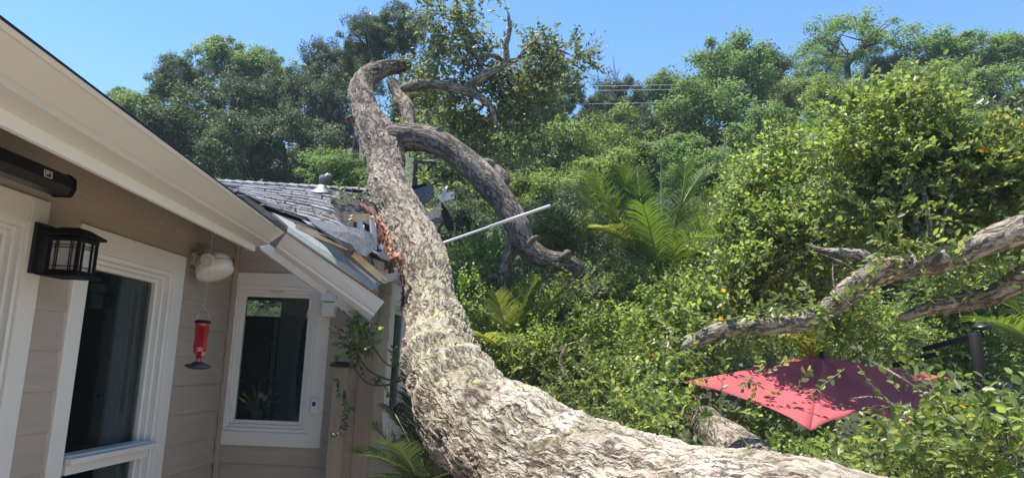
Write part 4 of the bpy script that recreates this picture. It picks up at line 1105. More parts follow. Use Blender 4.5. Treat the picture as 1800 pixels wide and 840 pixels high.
for k, rows in enumerate([
    [(1610, 310, 3, 4.6), (1625, 340, 4, 4.5), (1632, 385, 5, 4.4), (1640, 450, 6, 4.4)],
    [(1700, 250, 2, 4.7), (1690, 300, 3, 4.6), (1660, 380, 4, 4.5), (1650, 450, 5, 4.4)],
    [(1560, 225, 2, 4.9), (1575, 280, 3, 4.8), (1600, 340, 4, 4.7), (1620, 440, 6, 4.5)],
    [(1440, 445, 1.5, 4.5), (1495, 470, 2, 4.4), (1530, 510, 1.5, 4.3)],
    [(1464, 460, 1.5, 4.3), (1466, 505, 2, 4.25), (1485, 530, 1.5, 4.2), (1508, 538, 1, 4.2)]]):
    limb_px('limb', rows, bark_pale, oak2, seg=10, step=0.04, seed=50 + k)
bush('', '', '', blobs_px([(1420, 300, 95, 60, 6.0, 1), (1360, 380, 75, 60, 6.2, 1), (1200, 612, 25, 18, 4.5, .6), (1310, 560, 50, 12, 4.45, .6), (1440, 530, 40, 16, 4.4, .6), (1590, 440, 50, 14, 4.2, .6), (1690, 470, 40, 16, 4.3, .6), (1420, 430, 80, 50, 5.6, 1), (1560, 230, 100, 60, 5.0, .9), (1540, 320, 100, 70, 4.9, 1), (1660, 300, 90, 80, 4.8, 1), (1620, 210, 50, 40, 4.9, .7), (1740, 340, 90, 70, 4.7, 1), (1440, 400, 90, 60, 5.8, 1),
     (1310, 450, 60, 60, 6.0, 1), (1380, 500, 80, 50, 6.3, 1), (1560, 400, 80, 50, 4.9, .9), (1700, 420, 60, 40, 5.0, .7), (1600, 380, 70, 40, 4.6, .6), (1780, 300, 60, 60, 4.6, .9), (1480, 540, 70, 30, 6.5, .8), (1270, 530, 55, 40, 6.3, 1)]),
     leaf_near, twig_m, 22, density=310, length=0.24, leaf=0.044, nleaf=11, root=oak2)

bush('', '', '', blobs_px([(2020, 240, 100, 100, 4.6, .8), (2080, 60, 110, 90, 4.6, .8), (2150, 200, 100, 110, 4.4, .8)]), leaf_near, twig_m, 23, density=130, length=0.26, leaf=0.05, nleaf=11, root=oak2)
# ------------------------------------------------------------------ garden shrubs in the middle distance
shr = [
 ('dense green shrub directly right of the trunk below the white pole', [(850, 470, 55, 50, 8.2, 1), (820, 540, 45, 50, 7.6, 1), (870, 590, 60, 50, 7.0, 1)], leaf_mid),
 ('shaded shrub growing behind the vertical part of the trunk and the curved limb', [(960, 420, 70, 45, 8.6, 1), (930, 530, 60, 50, 7.8, 1), (1020, 440, 60, 50, 8.6, 1), (1015, 500, 25, 20, 6.5, .7)], leaf_crown),
 ('bushy shrub in front of the palm', [(1060, 520, 70, 50, 7.6, 1), (1140, 540, 60, 45, 7.4, 1), (1000, 560, 60, 50, 7.2, 1)], leaf_lime),
 ('bright leafy shrub left of the parasol tip', [(1080, 620, 80, 60, 6.4, 1), (1160, 600, 60, 50, 6.4, 1), (1150, 680, 60, 60, 5.7, 1)], leaf_near),
 ('low leafy shrub just above the bend of the trunk', [(960, 640, 70, 50, 6.2, 1), (1050, 690, 80, 45, 5.4, 1), (900, 640, 40, 35, 6.4, .8)], leaf_lime),
 ('leafy shrub between lying trunk and parasol tip', [(1120, 735, 50, 30, 4.7, .9), (1180, 715, 35, 30, 5.2, .6), (1200, 560, 60, 50, 6.0, 1)], leaf_near),
 ('green shrub rising right of the palm', [(1320, 380, 55, 55, 8.6, 1), (1290, 450, 50, 50, 8.4, 1), (1330, 320, 50, 40, 8.8, 1)], leaf_mid),
 ('shrub under the upper grey limb', [(1380, 590, 90, 35, 7.2, 1), (1520, 590, 80, 40, 7.2, 1), (1250, 610, 60, 35, 6.9, 1)], leaf_mid),
 ('shrub behind the black parasol mast', [(1650, 600, 70, 60, 7.9, 1), (1760, 620, 60, 80, 7.6, 1), (1700, 500, 80, 60, 7.8, 1)], leaf_mid),
 ('dark shrub under the parasol', [(1350, 810, 80, 35, 5.0, .9), (1480, 815, 70, 32, 4.7, 1), (1320, 770, 60, 40, 6.3, 1)], leaf_mid),
]
for k, (lab, rows, lm) in enumerate(shr):
    sz = (0.045, 0.038, 0.05, 0.046, 0.042, 0.055, 0.05, 0.04, 0.06, 0.045)[k]
    bush('shrub', lab, 'shrub', blobs_px(rows), lm, twig_m, 60 + k, density=250 * (0.05 / sz) ** 1.3, length=0.25, leaf=sz * 0.9, nleaf=11, clumpy=0.4)
near = [
 ('big-leaved leafy branch hanging over the right half of the parasol', [(1590, 700, 35, 14, 3.6, .6), (1500, 640, 22, 14, 3.8, .3), (1660, 735, 40, 25, 3.5, .9), (1560, 640, 25, 10, 3.8, .3)]),
 ('dense leafy branch filling the lower right corner', [(1730, 775, 75, 50, 3.2, 1), (1640, 810, 80, 35, 3.2, 1), (1510, 815, 70, 28, 3.6, .9), (1805, 690, 35, 35, 3.4, .9), (1790, 800, 60, 60, 3.0, 1)]),
 ('small leafy sprig lying on the left panel of the parasol', [(1330, 662, 18, 14, 5.1, .5), (1400, 690, 22, 8, 4.95, .2)]),
 ('bright sprig between lying trunk and parasol edge', [(1255, 722, 28, 12, 4.2, .7), (1215, 750, 20, 12, 4.1, .7)]),
]
for k, (lab, rows) in enumerate(near):
    bl_ = blobs_px(rows)
    bush('leafy_branch', lab, 'branch', bl_, leaf_near, twig_m, 80 + k, density=230, length=0.22, leaf=0.047, nleaf=10, loc=bl_[0][0], clumpy=0.35)
# long stems carrying the lower right branches
for rows, par in (([(1800, 700, 4, 3.3), (1740, 700, 4, 3.4), (1680, 720, 3.5, 3.4), (1610, 735, 3, 3.5), (1550, 700, 2.5, 3.6), (1490, 700, 1.5, 3.6)], 0), ([(1680, 760, 3, 3.4), (1620, 690, 2.5, 3.5), (1560, 650, 2, 3.7), (1510, 625, 1.2, 3.8)], 0), ([(1810, 830, 6, 3.0), (1770, 760, 5, 3.1), (1740, 700, 4, 3.3), (1800, 690, 3, 3.3)], 1), ([(1760, 830, 4, 3.1), (1700, 790, 3.5, 3.2), (1620, 800, 3, 3.3), (1540, 790, 2, 3.5)], 1)):
    tgt = [o for o in C.objects if o.name.startswith('leafy_branch')][par]
    limb_px('stem', rows, bark_pale, tgt, seg=9, step=0.03, seed=90)

# ------------------------------------------------------------------ palms
def frond(mb_r, base, ctrl, tip, g, npair=46, ll=0.34, wd=0.014, vee=0.5, start=0.12):
    base, ctrl, tip = map(lambda q: np.asarray(q, float), (base, ctrl, tip))
    t = np.linspace(0, 1, 24)[:, None]
    c = (1 - t) ** 2 * base + 2 * t * (1 - t) * ctrl + t ** 2 * tip
    mb_r.tube(c, np.linspace(0.014, 0.003, 24), 6)
    tt = np.repeat(np.linspace(start, 0.99, npair), 2)[:, None]
    pos = (1 - tt) ** 2 * base + 2 * tt * (1 - tt) * ctrl + tt ** 2 * tip
    tan = norm(2 * (1 - tt) * (ctrl - base) + 2 * tt * (tip - ctrl))
    side0 = np.cross(tan, [0, 0, 1.0]); side0 = norm(side0 + 1e-4)
    upn = norm(np.cross(side0, tan))
    sg = np.tile([1.0, -1.0], npair)[:, None]
    ax = norm(tan * (0.55 + 0.5 * tt) + side0 * sg * 0.9 + upn * vee * 0.6 + g.normal(size=pos.shape) * 0.07)
    L = ll * np.sin(np.pi * (0.12 + 0.8 * tt[:, 0])) ** 0.6 * (0.9 + 0.2 * g.random(len(pos)))
    nr = norm(np.cross(ax, side0 * sg) * 1.0 + upn * 0.5)
    sd2 = norm(np.cross(ax, nr))
    W = wd
    dr = np.array([0, 0, -1.0])
    a0 = pos; a1 = pos + ax * (L * 0.5)[:, None]; a2 = pos + ax * L[:, None] + dr * (L * 0.16)[:, None]
    V = np.stack([a0 - sd2 * W * 0.4, a0 + sd2 * W * 0.4, a1 - sd2 * W * 0.5, a1 + sd2 * W * 0.5, a2 - sd2 * W * 0.05, a2 + sd2 * W * 0.05], 1).reshape(-1, 3)
    b = np.arange(len(pos))[:, None] * 6
    Q = np.concatenate([b + np.array([0, 1, 3, 2]), b + np.array([2, 3, 5, 4])], 0)
    return V, Q
def palm(label, base, fr, m, seed, ll=0.34, npair=46, wd=0.014, group=None, trunk=True):
    g = np.random.default_rng(seed)
    gz_ = float(terrain(base[0], base[1]))
    root = thing('palm', label, 'palm', (base[0], base[1], gz_), group)
    if trunk:
        pts = [[base[0], base[1], gz_ - 0.05, 0.16], [base[0], base[1], (base[2] + gz_) / 2, 0.14], [base[0], base[1], base[2] + 0.05, 0.1]]
        limb('trunk', pts, bark_limb, root, seg=20, step=0.05, seed=seed)
    for f in fr:
        mm = m if len(f) < 3 else f[2]
        mb = MB(); V, Q = frond(mb, base + g.normal(size=3) * 0.03, f[0], f[1], g, npair, ll, wd)
        r_ = mb.build('frond', rachis_m, root, True)
        if mm is palmy_m: r_['label'] = 'yellowing frond'
        link('leaflets', npmesh('leaflets', V, Q, mm), r_)
    return root
pb = P(1165, 515, 8.0)
D8 = 8.0
palm('date palm with tall arching feathery fronds behind the shrubs in the middle', pb, [
    (P(1150, 380, 7.9), P(1088, 298, 7.4)), (P(1165, 350, 8.2), P(1160, 270, 8.3)), (P(1110, 420, 7.7), P(1040, 310, 7.2)), (P(1200, 380, 8.1), P(1205, 290, 8.3)),
    (P(1190, 400, 7.9), P(1262, 335, 7.6)), (P(1200, 430, 7.6), P(1275, 365, 7.2)), (P(1170, 400, 7.4), P(1255, 420, 6.9)), (P(1120, 430, 7.5), P(1000, 330, 7.6)),
    (P(1100, 400, 7.8), P(1060, 400, 7.1), palmy_m), (P(1180, 360, 8.6), P(1240, 300, 9.0)), (P(1130, 400, 8.5), P(1120, 300, 9.0)), (P(1230, 480, 8.0), P(1300, 440, 7.6)), (P(1150, 420, 7.2), P(1130, 360, 6.6))], palm_m, 5, ll=0.35, npair=66, wd=0.012)
pb = P(1010, 440, 8.4)
palm('small palm with drooping yellow-green fronds at the tip of the white pole', pb, [(P(1000, 370, 8.3), P(940, 372, 7.9)), (P(1040, 350, 8.3), P(1035, 330, 8.2), palmy_m), (P(1050, 380, 8.2), P(1090, 390, 8.0), palmy_m), (P(960, 400, 8.3), P(920, 410, 8.0)), (P(1030, 380, 8.6), P(1070, 350, 8.8))], palm_m, 6, ll=0.28, npair=36)
pb = P(905, 640, 6.6)
palm('half-hidden palm with sunlit yellow fronds beside the trunk bend', pb, [(P(900, 560, 6.5), P(940, 490, 6.4)), (P(890, 570, 6.5), P(872, 520, 6.4), palmy_m), (P(930, 580, 6.5), P(990, 500, 6.4)), (P(870, 600, 6.5), P(850, 590, 6.2), palmy_m), (P(940, 610, 6.4), P(1000, 580, 6.2)), (P(985, 660, 6.2), P(975, 640, 6.2), palmy_m)], palm_m, 7, ll=0.3, npair=40)
pb = P(745, 860, 4.5)
palm('dark shaded palm between the house wall and the trunk', pb, [(P(700, 780, 4.4), P(655, 750, 4.5)), (P(715, 760, 4.4), P(690, 720, 4.6)), (P(760, 760, 4.4), P(790, 760, 4.2)), (P(740, 770, 4.7), P(760, 700, 4.9)), (P(690, 800, 4.3), P(640, 800, 4.2)), (P(720, 790, 4.2), P(690, 780, 3.9)), (P(770, 820, 4.2), P(830, 830, 4.0)), (P(730, 750, 4.8), P(720, 690, 5.1)), (P(700, 840, 4.2), P(640, 870, 4.1))], palmd_m, 8, ll=0.24, npair=44, wd=0.008)
pb = P(1850, 640, 6.0)
palm('palm fronds reaching in at the right edge above the black mast', pb, [(P(1800, 560, 5.9), P(1725, 565, 5.7)), (P(1810, 540, 6.0), P(1750, 530, 6.2)), (P(1850, 520, 6.0), P(1790, 500, 6.1)), (P(1900, 560, 6.0), P(1960, 540, 6.0))], palm_m, 9, ll=0.34, npair=46)
pb = P(1440, 660, 6.9)
palm('stunted palm with one bright yellow frond under the upper grey limb', pb, [(P(1430, 600, 6.8), P(1395, 590, 6.6), palmy_m), (P(1440, 590, 6.8), P(1450, 570, 6.8), palmy_m), (P(1500, 620, 6.8), P(1560, 600, 6.8)), (P(1500, 600, 6.8), P(1530, 560, 6.8))], palm_m, 10, ll=0.25, npair=32)

# ------------------------------------------------------------------ red parasol, knocked down
Lt, Ap, Ft, R1, R2, Bk = P(1194, 672, 5.3), P(1445, 628, 6.0), P(1425, 757, 4.7), P(1612, 746, 5.0), P(1668, 664, 6.0), P(1400, 630, 6.9)
par = thing('parasol', 'faded red cantilever parasol knocked down under leafy branches, its tip above the trunk', 'parasol', (P(1735, 700, 5.9)[0], P(1735, 700, 5.9)[1], 0))
def panel(A, B, Cc, sag, n=14, scallop=0.08, mid=None):
    """apex A, edge B to Cc"""
    rows_ = []
    for i in range(n + 1):
        t = i / n; row = []
        for j in range(n + 1):
            s = j / n
            e = B + (Cc - B) * s
            e = e + (A - e) * scallop * 4 * s * (1 - s)
            if mid is not None: e = e + (mid - (B + Cc) / 2) * 4 * s * (1 - s)
            p = A + (e - A) * t
            p = p + np.array([0, 0, -sag]) * math.sin(math.pi * t) * math.sin(math.pi * s)
            rn = vnoise(np.array([p * 1.0]), 5.0, 3)[0]
            p = p + np.array([0, 0, (0.02 * rn + 0.006 * math.sin(14 * s + 3 * rn)) * t * math.sin(math.pi * s)])
            row.append(p)
        rows_.append(row)
    return rows_
cv = MB()
def addgrid(mb, gr):
    nr, nc = len(gr), len(gr[0])
    mb.add([p for r_ in gr for p in r_], [(i * nc + j, i * nc + j + 1, (i + 1) * nc + j + 1, (i + 1) * nc + j) for i in range(nr - 1) for j in range(nc - 1)])
addgrid(cv, panel(Ap, Lt, Ft, 0.04, scallop=0.1))
addgrid(cv, panel(Ap, Ft, R1, 0.05, scallop=0.16))
addgrid(cv, panel(Ap, R1, R2, 0.05))
addgrid(cv, panel(Ap, R2, Bk, 0.05))
addgrid(cv, panel(Ap, Bk, Lt, 0.05))
can = cv.build('canopy', canvas_m, par, True); md = can.modifiers.new('thick', 'SOLIDIFY'); md.thickness = 0.004
for e in (Lt, Ft, R1, R2, Bk):
    MB().bar(Ap + np.array([0, 0, -0.03]), e + np.array([0, 0, -0.02]) + (Ap - e) * 0.02, 0.018, 0.022).build('rib', blackmatte_m, par)
MB().lathe(Ap + np.array([0, 0, -0.12]), (0, 0, 1), [(0.05, 0), (0.06, 0.06), (0.03, 0.12), (0.02, 0.17)], 20).build('hub', black_m, par, True)
mt, mbm = P(1727, 578, 5.6), P(1760, 790, 5.6)
mb = MB(); mb.lathe(mbm - np.array([0, 0, 0.8]), mt - mbm, [(0.043, -0.2), (0.043, 0.9), (0.042, np.linalg.norm(mt - mbm) + 0.78)], 24); mast = mb.build('mast', blackmatte_m, par, True)
MB().lathe(mt + np.array([0, 0, 0.005]), mt - mbm, [(0.07, 0.0), (0.075, 0.015), (0.06, 0.03), (0.03, 0.036)], 24).build('mast_cap', black_m, par, True)
MB().bar(mt + np.array([0, 0, -0.03]), P(1622, 614, 5.75), 0.035, 0.04).build('arm', blackmatte_m, par, bevel=0.004)
MB().bar(P(1645, 622, 5.8), P(1570, 642, 5.85), 0.03, 0.04).build('arm', blackmatte_m, par, bevel=0.004)
MB().bar(mt + (mbm - mt) * 0.55, P(1650, 680, 5.7), 0.04, 0.05).build('arm', blackmatte_m, par, bevel=0.004)
MB().lathe(P(1755, 682, 5.5), (0.3, -1, 0), [(0.05, 0), (0.06, 0.03), (0.05, 0.07), (0.02, 0.08)], 20).build('crank', black_m, par, True)

# ------------------------------------------------------------------ pole, debris, wires
a, b = P(776, 428, 5.75), P(966, 362, 6.2)
pl = thing('metal_pole', 'long pale pole sticking out from behind the trunk across the curved limb', 'pole', a)
mid_ = a + (b - a) * 0.42
MB().lathe(a, b - a, [(0.0105, -0.25), (0.0105, np.linalg.norm(mid_ - a))], 16).build('shaft', pipe_m, pl, True)
MB().lathe(mid_, b - a, [(0.0135, 0), (0.0135, np.linalg.norm(b - mid_)), (0.012, np.linalg.norm(b - mid_) + 0.004)], 16).build('shaft', pipe_m, pl, True)
db = thing('roof_debris', 'torn piece of shingled roof edge hanging behind the trunk with a white board', 'debris', P(770, 380, 6.9))
sheet([[P(728, 336, 7.0), P(745, 330, 7.0), P(762, 326, 7.0)], [P(738, 362, 6.9), P(752, 356, 6.9), P(764, 346, 6.95)]], 'shingle_sheet', shingle_m, db, 0.02)
sheet([[P(748, 372, 6.85), P(770, 360, 6.85), P(776, 358, 6.85)], [P(752, 392, 6.8), P(766, 384, 6.8), P(778, 382, 6.8)], [P(757, 398, 6.8), P(770, 392, 6.8), P(780, 386, 6.8)]], 'shingle_sheet', shingle_m, db, 0.02)
sheet([[P(775, 357, 6.85), P(782, 366, 6.9)], [P(777, 380, 6.8), P(792, 382, 6.9)], [P(784, 402, 6.8), P(797, 404, 6.9)], [P(788, 405, 6.82), P(796, 406, 6.9)]], 'felt', felt_m, db, 0.01)
plank(P(724, 330, 7.05), P(766, 322, 7.05), 0.03, 0.02, felt_m, 'batten', db, seed=21)
plank(P(738, 392, 6.9), P(752, 400, 6.85), 0.05, 0.02, paintwood_m, 'batten', db, seed=22)
wb_ = thing('white_board_scrap', 'small white splintered board scrap caught in leaves beside the trunk', 'scrap', P(783, 344, 6.8))
plank(P(773, 350, 6.8), P(796, 343, 6.8), 0.07, 0.02, white_m, 'board', wb_, jag=0.03, seed=23, jag0=0.02)
plank(P(778, 345, 6.78), P(784, 330, 6.78), 0.05, 0.02, paintwood_m, 'splinter', wb_, jag=0.03, seed=24, upv=(0, 1, 0))
bush('leafy_sprig', 'bright green sprig beside the white board scrap right of the trunk', 'sprig', blobs_px([(762, 340, 22, 20, 6.75, .8), (745, 362, 20, 14, 6.7, .8), (780, 325, 12, 10, 6.8, .5)]), leaf_near, twig_m, 101, density=210, length=0.2, leaf=0.05, nleaf=9, loc=P(762, 350, 6.8))
bush('leafy_sprig', 'leafy oak sprig lying on the shingles near the ridge', 'sprig', blobs_px([(608, 344, 26, 8, 6.2, .7), (592, 347, 14, 6, 6.2, .6), (630, 345, 14, 8, 6.3, .6)]), leaf_crown, twig_m, 102, density=200, length=0.14, leaf=0.045, nleaf=8, loc=P(608, 350, 6.2))
# overhead wires
for k, (ya, yb, lab) in enumerate([(150, 148, 'highest of the overhead wires, crossing the sky gap'), (158, 155, 'middle overhead wire crossing the sky gap'), (181, 178, 'lowest overhead wire running behind the trees')]):
    pa, pb_ = P(880, ya + 5, 21), P(1900, yb - 60, 24)
    tt = np.linspace(0, 1, 30)[:, None]; c = pa + (pb_ - pa) * tt; c[:, 2] -= 0.8 * (4 * tt * (1 - tt))[:, 0]
    c = np.array([P(860 + 1000 * q, ya + 3 - 2 * q - 25 * q * q, 20 + 2 * q) for q in np.linspace(0, 1, 30)])
    o = MB().tube(c, 0.0075, 5).build('overhead_wire', mat('wire sheath', (0.4, 0.4, 0.42), 0.5) if k == 0 else MATS['wire sheath'])
    tag(o, lab, 'wire', 'overhead wires')

# vine twigs by the house corner
g = np.random.default_rng(9)
vine = thing('leafy_branch', 'small dark leafy branch hanging under the sagging gutter by the post', 'branch', P(625, 590, 4.75))
bush('', '', '', blobs_px([(622, 592, 20, 24, 4.75, 1.0), (640, 615, 16, 16, 4.75, .6), (606, 585, 10, 10, 4.75, .5), (665, 655, 8, 6, 4.8, .8), (700, 640, 5, 8, 4.8, .5)]), leaf_mid, stem_m, 103, density=330, length=0.13, leaf=0.042, nleaf=9, root=vine, crown_name='leaves')
for rows in ([(710, 658, 2, 4.9), (690, 668, 2, 4.8), (655, 655, 2, 4.75), (632, 630, 1.5, 4.75), (620, 585, 1.5, 4.75)], [(712, 665, 2, 4.9), (680, 676, 2, 4.75), (645, 672, 1.8, 4.7), (618, 640, 1.4, 4.7)], [(708, 640, 1.5, 4.9), (680, 640, 1.5, 4.8), (650, 600, 1.3, 4.75), (630, 570, 1, 4.75)]):
    limb_px('stem', rows, stem_m, vine, seg=7, step=0.02, seed=91)
tv = thing('vine_sprig', 'thin trailing sprig with narrow leaves hanging in front of the tan post', 'sprig', P(590, 700, 4.6))
cc = catmull(np.array([P(588, 658, 4.62), P(596, 690, 4.6), P(612, 712, 4.6), P(604, 740, 4.6), P(590, 768, 4.6)]), 22)
MB().tube(cc, 0.002, 5).build('stem', stem_m, tv)
idx = np.repeat(np.arange(1, 22), 2); pos = cc[idx]; tan = norm(np.gradient(cc, axis=0))[idx]
ax_ = norm(tan * 0.5 + g.normal(size=pos.shape) * 0.7 + np.array([0, 0, 0.1])); 
V, Q = leaf_cards(pos, ax_, norm(rdir(len(pos), g) + np.array([0, -0.6, 0.5])), 0.05, 0.019, True)
link('leaves', npmesh('leaves', V, Q, leaf_near), tv)

# ------------------------------------------------------------------ far trees
VAR = {}
def variants(kind, m, n, **kw):
    VAR[kind] = [crown_mesh('crown', m, 200 + 17 * i + len(VAR) * 101, **kw) for i in range(n)]
variants('dark', leaf_dark, 3, nclump=110, per=190, leaf=0.056, clump=0.22)
variants('blue', leaf_blue, 3, nclump=100, per=170, leaf=0.064, clump=0.23)
variants('light', leaf_light, 2, nclump=80, per=130, leaf=0.075, clump=0.23)
variants('olive', leaf_olive, 2, nclump=100, per=170, leaf=0.06, clump=0.23)
variants('open', leaf_blue, 2, nclump=95, per=130, leaf=0.045, clump=0.2, hollow=0.45)
gt = np.random.default_rng(77)
def tree(kind, x, y, rx, ry, d, label, show=0, group='trees on the slope behind'):
    c = P(x, y, d); rX = rx * d / F_PX; rZ = ry * d / F_PX
    gz_ = float(terrain(c[0], c[1]))
    root = thing('tree', label, 'tree', (c[0], c[1], gz_), group)
    me = VAR[kind][int(gt.integers(len(VAR[kind])))]
    cr = bpy.data.objects.new('crown', me); C.objects.link(cr); cr.parent = root
    cr.location = (0, 0, float(c[2] - gz_)); cr.scale = (rX * 1.12, rX * 1.12, rZ * 1.35); cr.rotation_euler = (0, 0, gt.random() * 6.28)
    # trunk with limbs spreading into the crown
    z1 = c[2] - gz_
    V = []; Qs = []
    r0 = max(0.09, 0.09 * rX)
    base = np.array([c[0] + gt.normal() * 0.15, c[1], gz_ - 0.2])
    fork = c - np.array([gt.normal() * 0.1, 0, rZ * 0.75]); fork[2] = max(fork[2], gz_ + 0.4)
    segs = [([base, (base + fork) / 2 + gt.normal(size=3) * 0.1, fork], [r0, r0 * 0.8, r0 * 0.65])]
    for q in range(7 if show else 5):
        a_ = q * 2.4 + gt.random(); e = c + np.array([math.cos(a_) * rX * 0.75, math.sin(a_) * rX * 0.75, rZ * (0.1 + 0.5 * gt.random())])
        m1 = fork + (e - fork) * 0.45 + np.array([0, 0, 0.12 * rZ]) + gt.normal(size=3) * 0.06 * rX
        segs.append(([fork, m1, e], [r0 * 0.55, r0 * 0.32, r0 * 0.08]))
        for w_ in range(3 if show else 1):
            e2 = m1 + np.clip(gt.normal(size=3), -1.2, 1.2) * 0.3 * rX + np.array([0, 0, 0.15 * rZ]); e2[2] = min(e2[2], c[2] + rZ * 0.75); segs.append(([m1, (m1 + e2) / 2 + gt.normal(size=3) * 0.04, e2], [r0 * 0.25, r0 * 0.15, r0 * 0.05]))
    k = 0
    for pts, rr in segs:
        cc_ = catmull(np.array(pts), 8); r2 = np.interp(np.linspace(0, 2, 8), [0, 1, 2], rr)
        v_, q_ = tube_arrays(cc_, r2, 7); V.append(v_); Qs.append(q_ + k); k += len(v_)
    link('trunk', npmesh('trunk', np.vstack(V), np.vstack(Qs), darktrunk_m, True), root)
    return root
T = [
 ('light', 250, 205, 52, 45, 24, 'light green tree at far left just above the gutter line'),
 ('light', 215, 175, 22, 22, 25, 'small light green treetop leftmost over the gutter'),
 ('dark', 318, 142, 48, 40, 22, 'dark live oak with rounded top left of the tall pale tree'),
 ('light', 398, 108, 48, 42, 25, 'tall pale green tree poking above the dark oaks at left', 1),
 ('light', 468, 125, 44, 38, 25, 'pale green treetop just right of the tallest pale tree', 1),
 ('dark', 410, 195, 75, 55, 21, 'broad dark live oak below the pale treetops'),
 ('dark', 505, 180, 48, 58, 22, 'dark live oak left of the trunk top, second from it'),
 ('dark', 575, 120, 42, 45, 23, 'dark rounded treetop immediately left of the trunk top'),
 ('dark', 595, 200, 55, 60, 21, 'dark live oak behind the narrowing trunk'),
 ('dark', 650, 70, 44, 40, 20, 'blue-green oak crown against the sky above the trunk top'),
 ('dark', 708, 55, 42, 40, 20.5, 'second blue-green oak crown above the trunk top, nearer the leafy tip'),
 ('olive', 640, 130, 40, 40, 24, 'oak crown peeking out between trunk top and sky'),
 ('dark', 330, 250, 80, 60, 19, 'shaded dark oak low at left behind the gutter'),
 ('dark', 440, 270, 75, 60, 18, 'shaded dark oak above the shingle ridge at left'),
 ('dark', 530, 270, 70, 65, 18, 'shaded dark oak above the middle of the shingle ridge'),
 ('blue', 590, 305, 55, 35, 13, 'brighter green bush-like tree just above the roof vent'),
 ('blue', 735, 190, 55, 60, 19, 'oak crown filling the gap right of the trunk top'),
 ('blue', 800, 260, 70, 60, 17, 'green oak behind the thick curved limb'),
 ('blue', 880, 300, 75, 60, 16, 'green oak right of the thick curved limb'),
 ('dark', 790, 400, 60, 60, 12, 'shaded oak below the curved limb behind the white pole'),
 ('blue', 940, 200, 60, 60, 19, 'green oak behind the leafy top of the fallen tree'),
 ('dark', 975, 165, 45, 45, 20, 'dark oak crown under the overhead wires at the sky gap'),
 ('olive', 985, 270, 70, 60, 17, 'olive green oak above the small palm'),
 ('dark', 1085, 185, 48, 45, 24, 'dark rounded oak at the right end of the sky gap'),
 ('dark', 1050, 200, 34, 34, 23, 'small dark treetop beneath the bare reddish twigs'),
 ('olive', 1070, 260, 70, 50, 20, 'olive oak below the dark rounded oaks left of the large hill tree'),
 ('dark', 1120, 240, 50, 50, 21, 'dark shaded crown left of the large hill tree'),
 ('blue', 1180, 175, 55, 45, 25, 'green oak crown left shoulder of the large hill tree'),
 ('blue', 1285, 130, 62, 62, 21, 'large hill tree with pointed top in the middle right, upper crown', 1),
 ('blue', 1250, 220, 85, 65, 19.5, 'large open tree with dark forked trunk below the pointed treetop', 1),
 ('dark', 1340, 125, 42, 42, 24, 'darker crown at the right shoulder of the pointed tree'),
 ('open', 1490, 82, 88, 48, 26, 'broad spreading ridge oak with sky showing through, tallest at right', 1),
 ('open', 1440, 130, 50, 38, 25, 'lower left side crown of the spreading ridge oak', 1),
 ('dark', 1556, 130, 32, 28, 26, 'small dark crown at the foot of the spreading ridge oak'),
 ('blue', 1680, 98, 72, 36, 25, 'wide oak crown on the skyline second from the right edge'),
 ('blue', 1775, 105, 55, 38, 25, 'oak crown on the skyline at the right edge'),
 ('olive', 1630, 150, 60, 40, 22, 'olive crown below the wide skyline oak'),
 ('blue', 1730, 170, 75, 50, 20, 'green oak below the skyline at the right edge'),
 ('dark', 1790, 235, 60, 55, 16, 'dark crown against the right edge above the leafy limbs'),
 ('olive', 1400, 180, 65, 45, 22, 'olive crown between pointed tree and ridge oak'),
 ('olive', 1480, 185, 65, 42, 20, 'olive crown directly under the spreading ridge oak'),
 ('blue', 1360, 250, 75, 55, 17, 'green oak behind the top of the leafy right-hand oak'),
 ('blue', 1560, 200, 60, 40, 19, 'green crown behind the topmost leafy sprays of the right-hand oak'),
 ('olive', 1080, 320, 85, 45, 15, 'low olive oak above the date palm'),
 ('blue', 1190, 290, 70, 45, 14.5, 'green crown just behind the tallest palm fronds'),
 ('olive', 930, 350, 80, 50, 13.5, 'low olive tree behind the white pole tip'),
 ('light', 1230, 315, 60, 28, 13, 'light green bush behind the right palm fronds'),
 ('blue', 1660, 240, 70, 50, 17, 'green crown behind the right-hand oak near the edge'),
 ('dark', 1010, 400, 70, 60, 11.5, 'dark shaded bushy tree behind the small palm'),
 ('dark', 1320, 420, 90, 80, 11, 'dark shaded tree deep behind the right-hand oak'),
 ('dark', 1520, 480, 110, 90, 10.5, 'dark shaded tree deep behind the thick grey limbs'),
 ('dark', 1740, 480, 100, 100, 10.5, 'dark shaded tree deep behind the black mast'),
 ('dark', 1150, 430, 80, 60, 11, 'dark shaded tree directly behind the date palm'),
]
for row in T: tree(*row[:6], row[6], *(row[7:]))
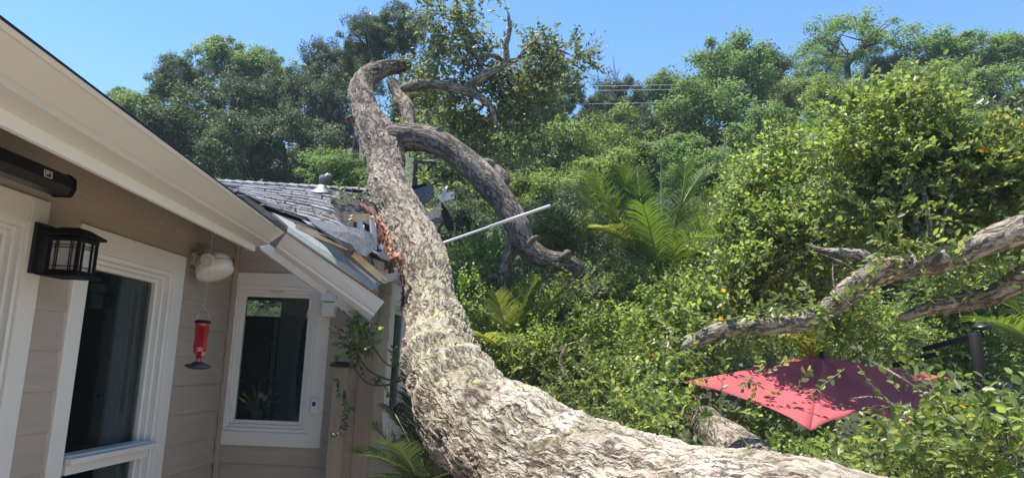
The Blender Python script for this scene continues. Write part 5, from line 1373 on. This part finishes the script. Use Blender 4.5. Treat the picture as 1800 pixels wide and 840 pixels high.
# bare reddish twigs against the sky
for x_, y_, d_, k_, l_ in ((150, 330, 24, 'dark', 'dark oak on the slope hidden behind the eave, nearest the treeline end'), (40, 260, 28, 'olive', 'olive oak on the slope hidden behind the eave'), (-120, 250, 26, 'dark', 'dark oak on the slope beyond the left edge'), (-300, 240, 30, 'blue', 'green oak on the slope far beyond the left edge')):
    tree(k_, x_, y_, 95, 75, d_, l_)
bt = thing('bare_tree', 'bare reddish twiggy treetop against the sky beside the wires', 'tree', (P(1075, 150, 24)[0], P(1075, 150, 24)[1], float(terrain(*P(1075, 150, 24)[:2]))))
mb = MB(); g = np.random.default_rng(14)
b0 = P(1080, 200, 24)
mb.tube([np.array([b0[0], b0[1], bt.location.z]), b0], [0.09, 0.06], 6)
for k in range(16):
    e = P(1050 + g.random() * 45, 110 + g.random() * 45, 24 + g.normal() * 0.4); m1 = (b0 + e) / 2 + g.normal(size=3) * 0.12
    mb.tube([b0, m1, e], [0.02, 0.014, 0.006], 4)
    for q in range(3): mb.tube([m1, m1 + g.normal(size=3) * 0.3 + np.array([0, 0, 0.2])], [0.01, 0.004], 4)
mb.tube([b0, P(1082, 130, 24), P(1077, 97, 24)], [0.02, 0.012, 0.006], 4)
mb.build('branches', mat('reddish dry twigs', (0.3, 0.2, 0.17), 0.9), bt)

# understory on the slope
g = np.random.default_rng(31)
n = 90000
xx = g.uniform(-16, 24, n); yy = 9 + 28 * g.random(n) ** 0.8
keep = vnoise(np.stack([xx, yy, xx * 0], -1), 0.7, 8) > -0.45
xx, yy = xx[keep], yy[keep]
zz = terrain(xx, yy) + g.random(len(xx)) ** 1.5 * 1.1
pos = np.stack([xx, yy, zz], -1)
nr = norm(rdir(len(pos), g) * 0.8 + np.array([0, -0.3, 0.8])); ax_ = norm(np.cross(nr, rdir(len(pos), g)))
V, Q = leaf_cards(pos, ax_, nr, 0.13 * (0.6 + 0.8 * g.random(len(pos))), 0.08)
o = link('ground_cover', npmesh('ground_cover', V, Q, leaf_blue)); tag(o, 'green undergrowth covering the slope under the trees', 'undergrowth', kind='stuff')
# unseen trees added behind the camera to darken the reflections in the glass
for k, (x, y, s_) in enumerate([(-4.5, -15, 3.6), (1.5, -14, 3.4), (7, -15, 3.6), (12, -9, 3.4)]):
    root = thing('tree', 'unseen oak added behind the viewpoint to darken the window reflections', 'tree', (x, y, 0), 'oaks added behind the viewpoint')
    cr = bpy.data.objects.new('crown', VAR['dark'][k % 3]); C.objects.link(cr); cr.parent = root; cr.location = (0, 0, 3.0); cr.scale = (s_, s_, s_ * 1.15)
    MB().lathe((x, y, 0), (0, 0, 1), [(0.25, 0), (0.2, 1.2), (0.15, 2.6)], 12).build('trunk', darktrunk_m, root, True)


# air between the garden and the hill
hz_m = bpy.data.materials.new('thin summer haze'); hz_m.use_nodes = True
nt = hz_m.node_tree; nt.nodes.remove(nt.nodes['Principled BSDF'])
pv = nt.nodes.new('ShaderNodeVolumePrincipled'); pv.inputs['Color'].default_value = (0.7, 0.85, 1.0, 1); pv.inputs['Density'].default_value = 0.0015
nt.links.new(pv.outputs[0], nt.nodes['Material Output'].inputs['Volume'])
o = MB().box((-95, -45, -2.0), (95, 165, 45)).build('haze', hz_m); tag(o, 'thin blue summer haze in front of the far trees', 'haze', kind='stuff')
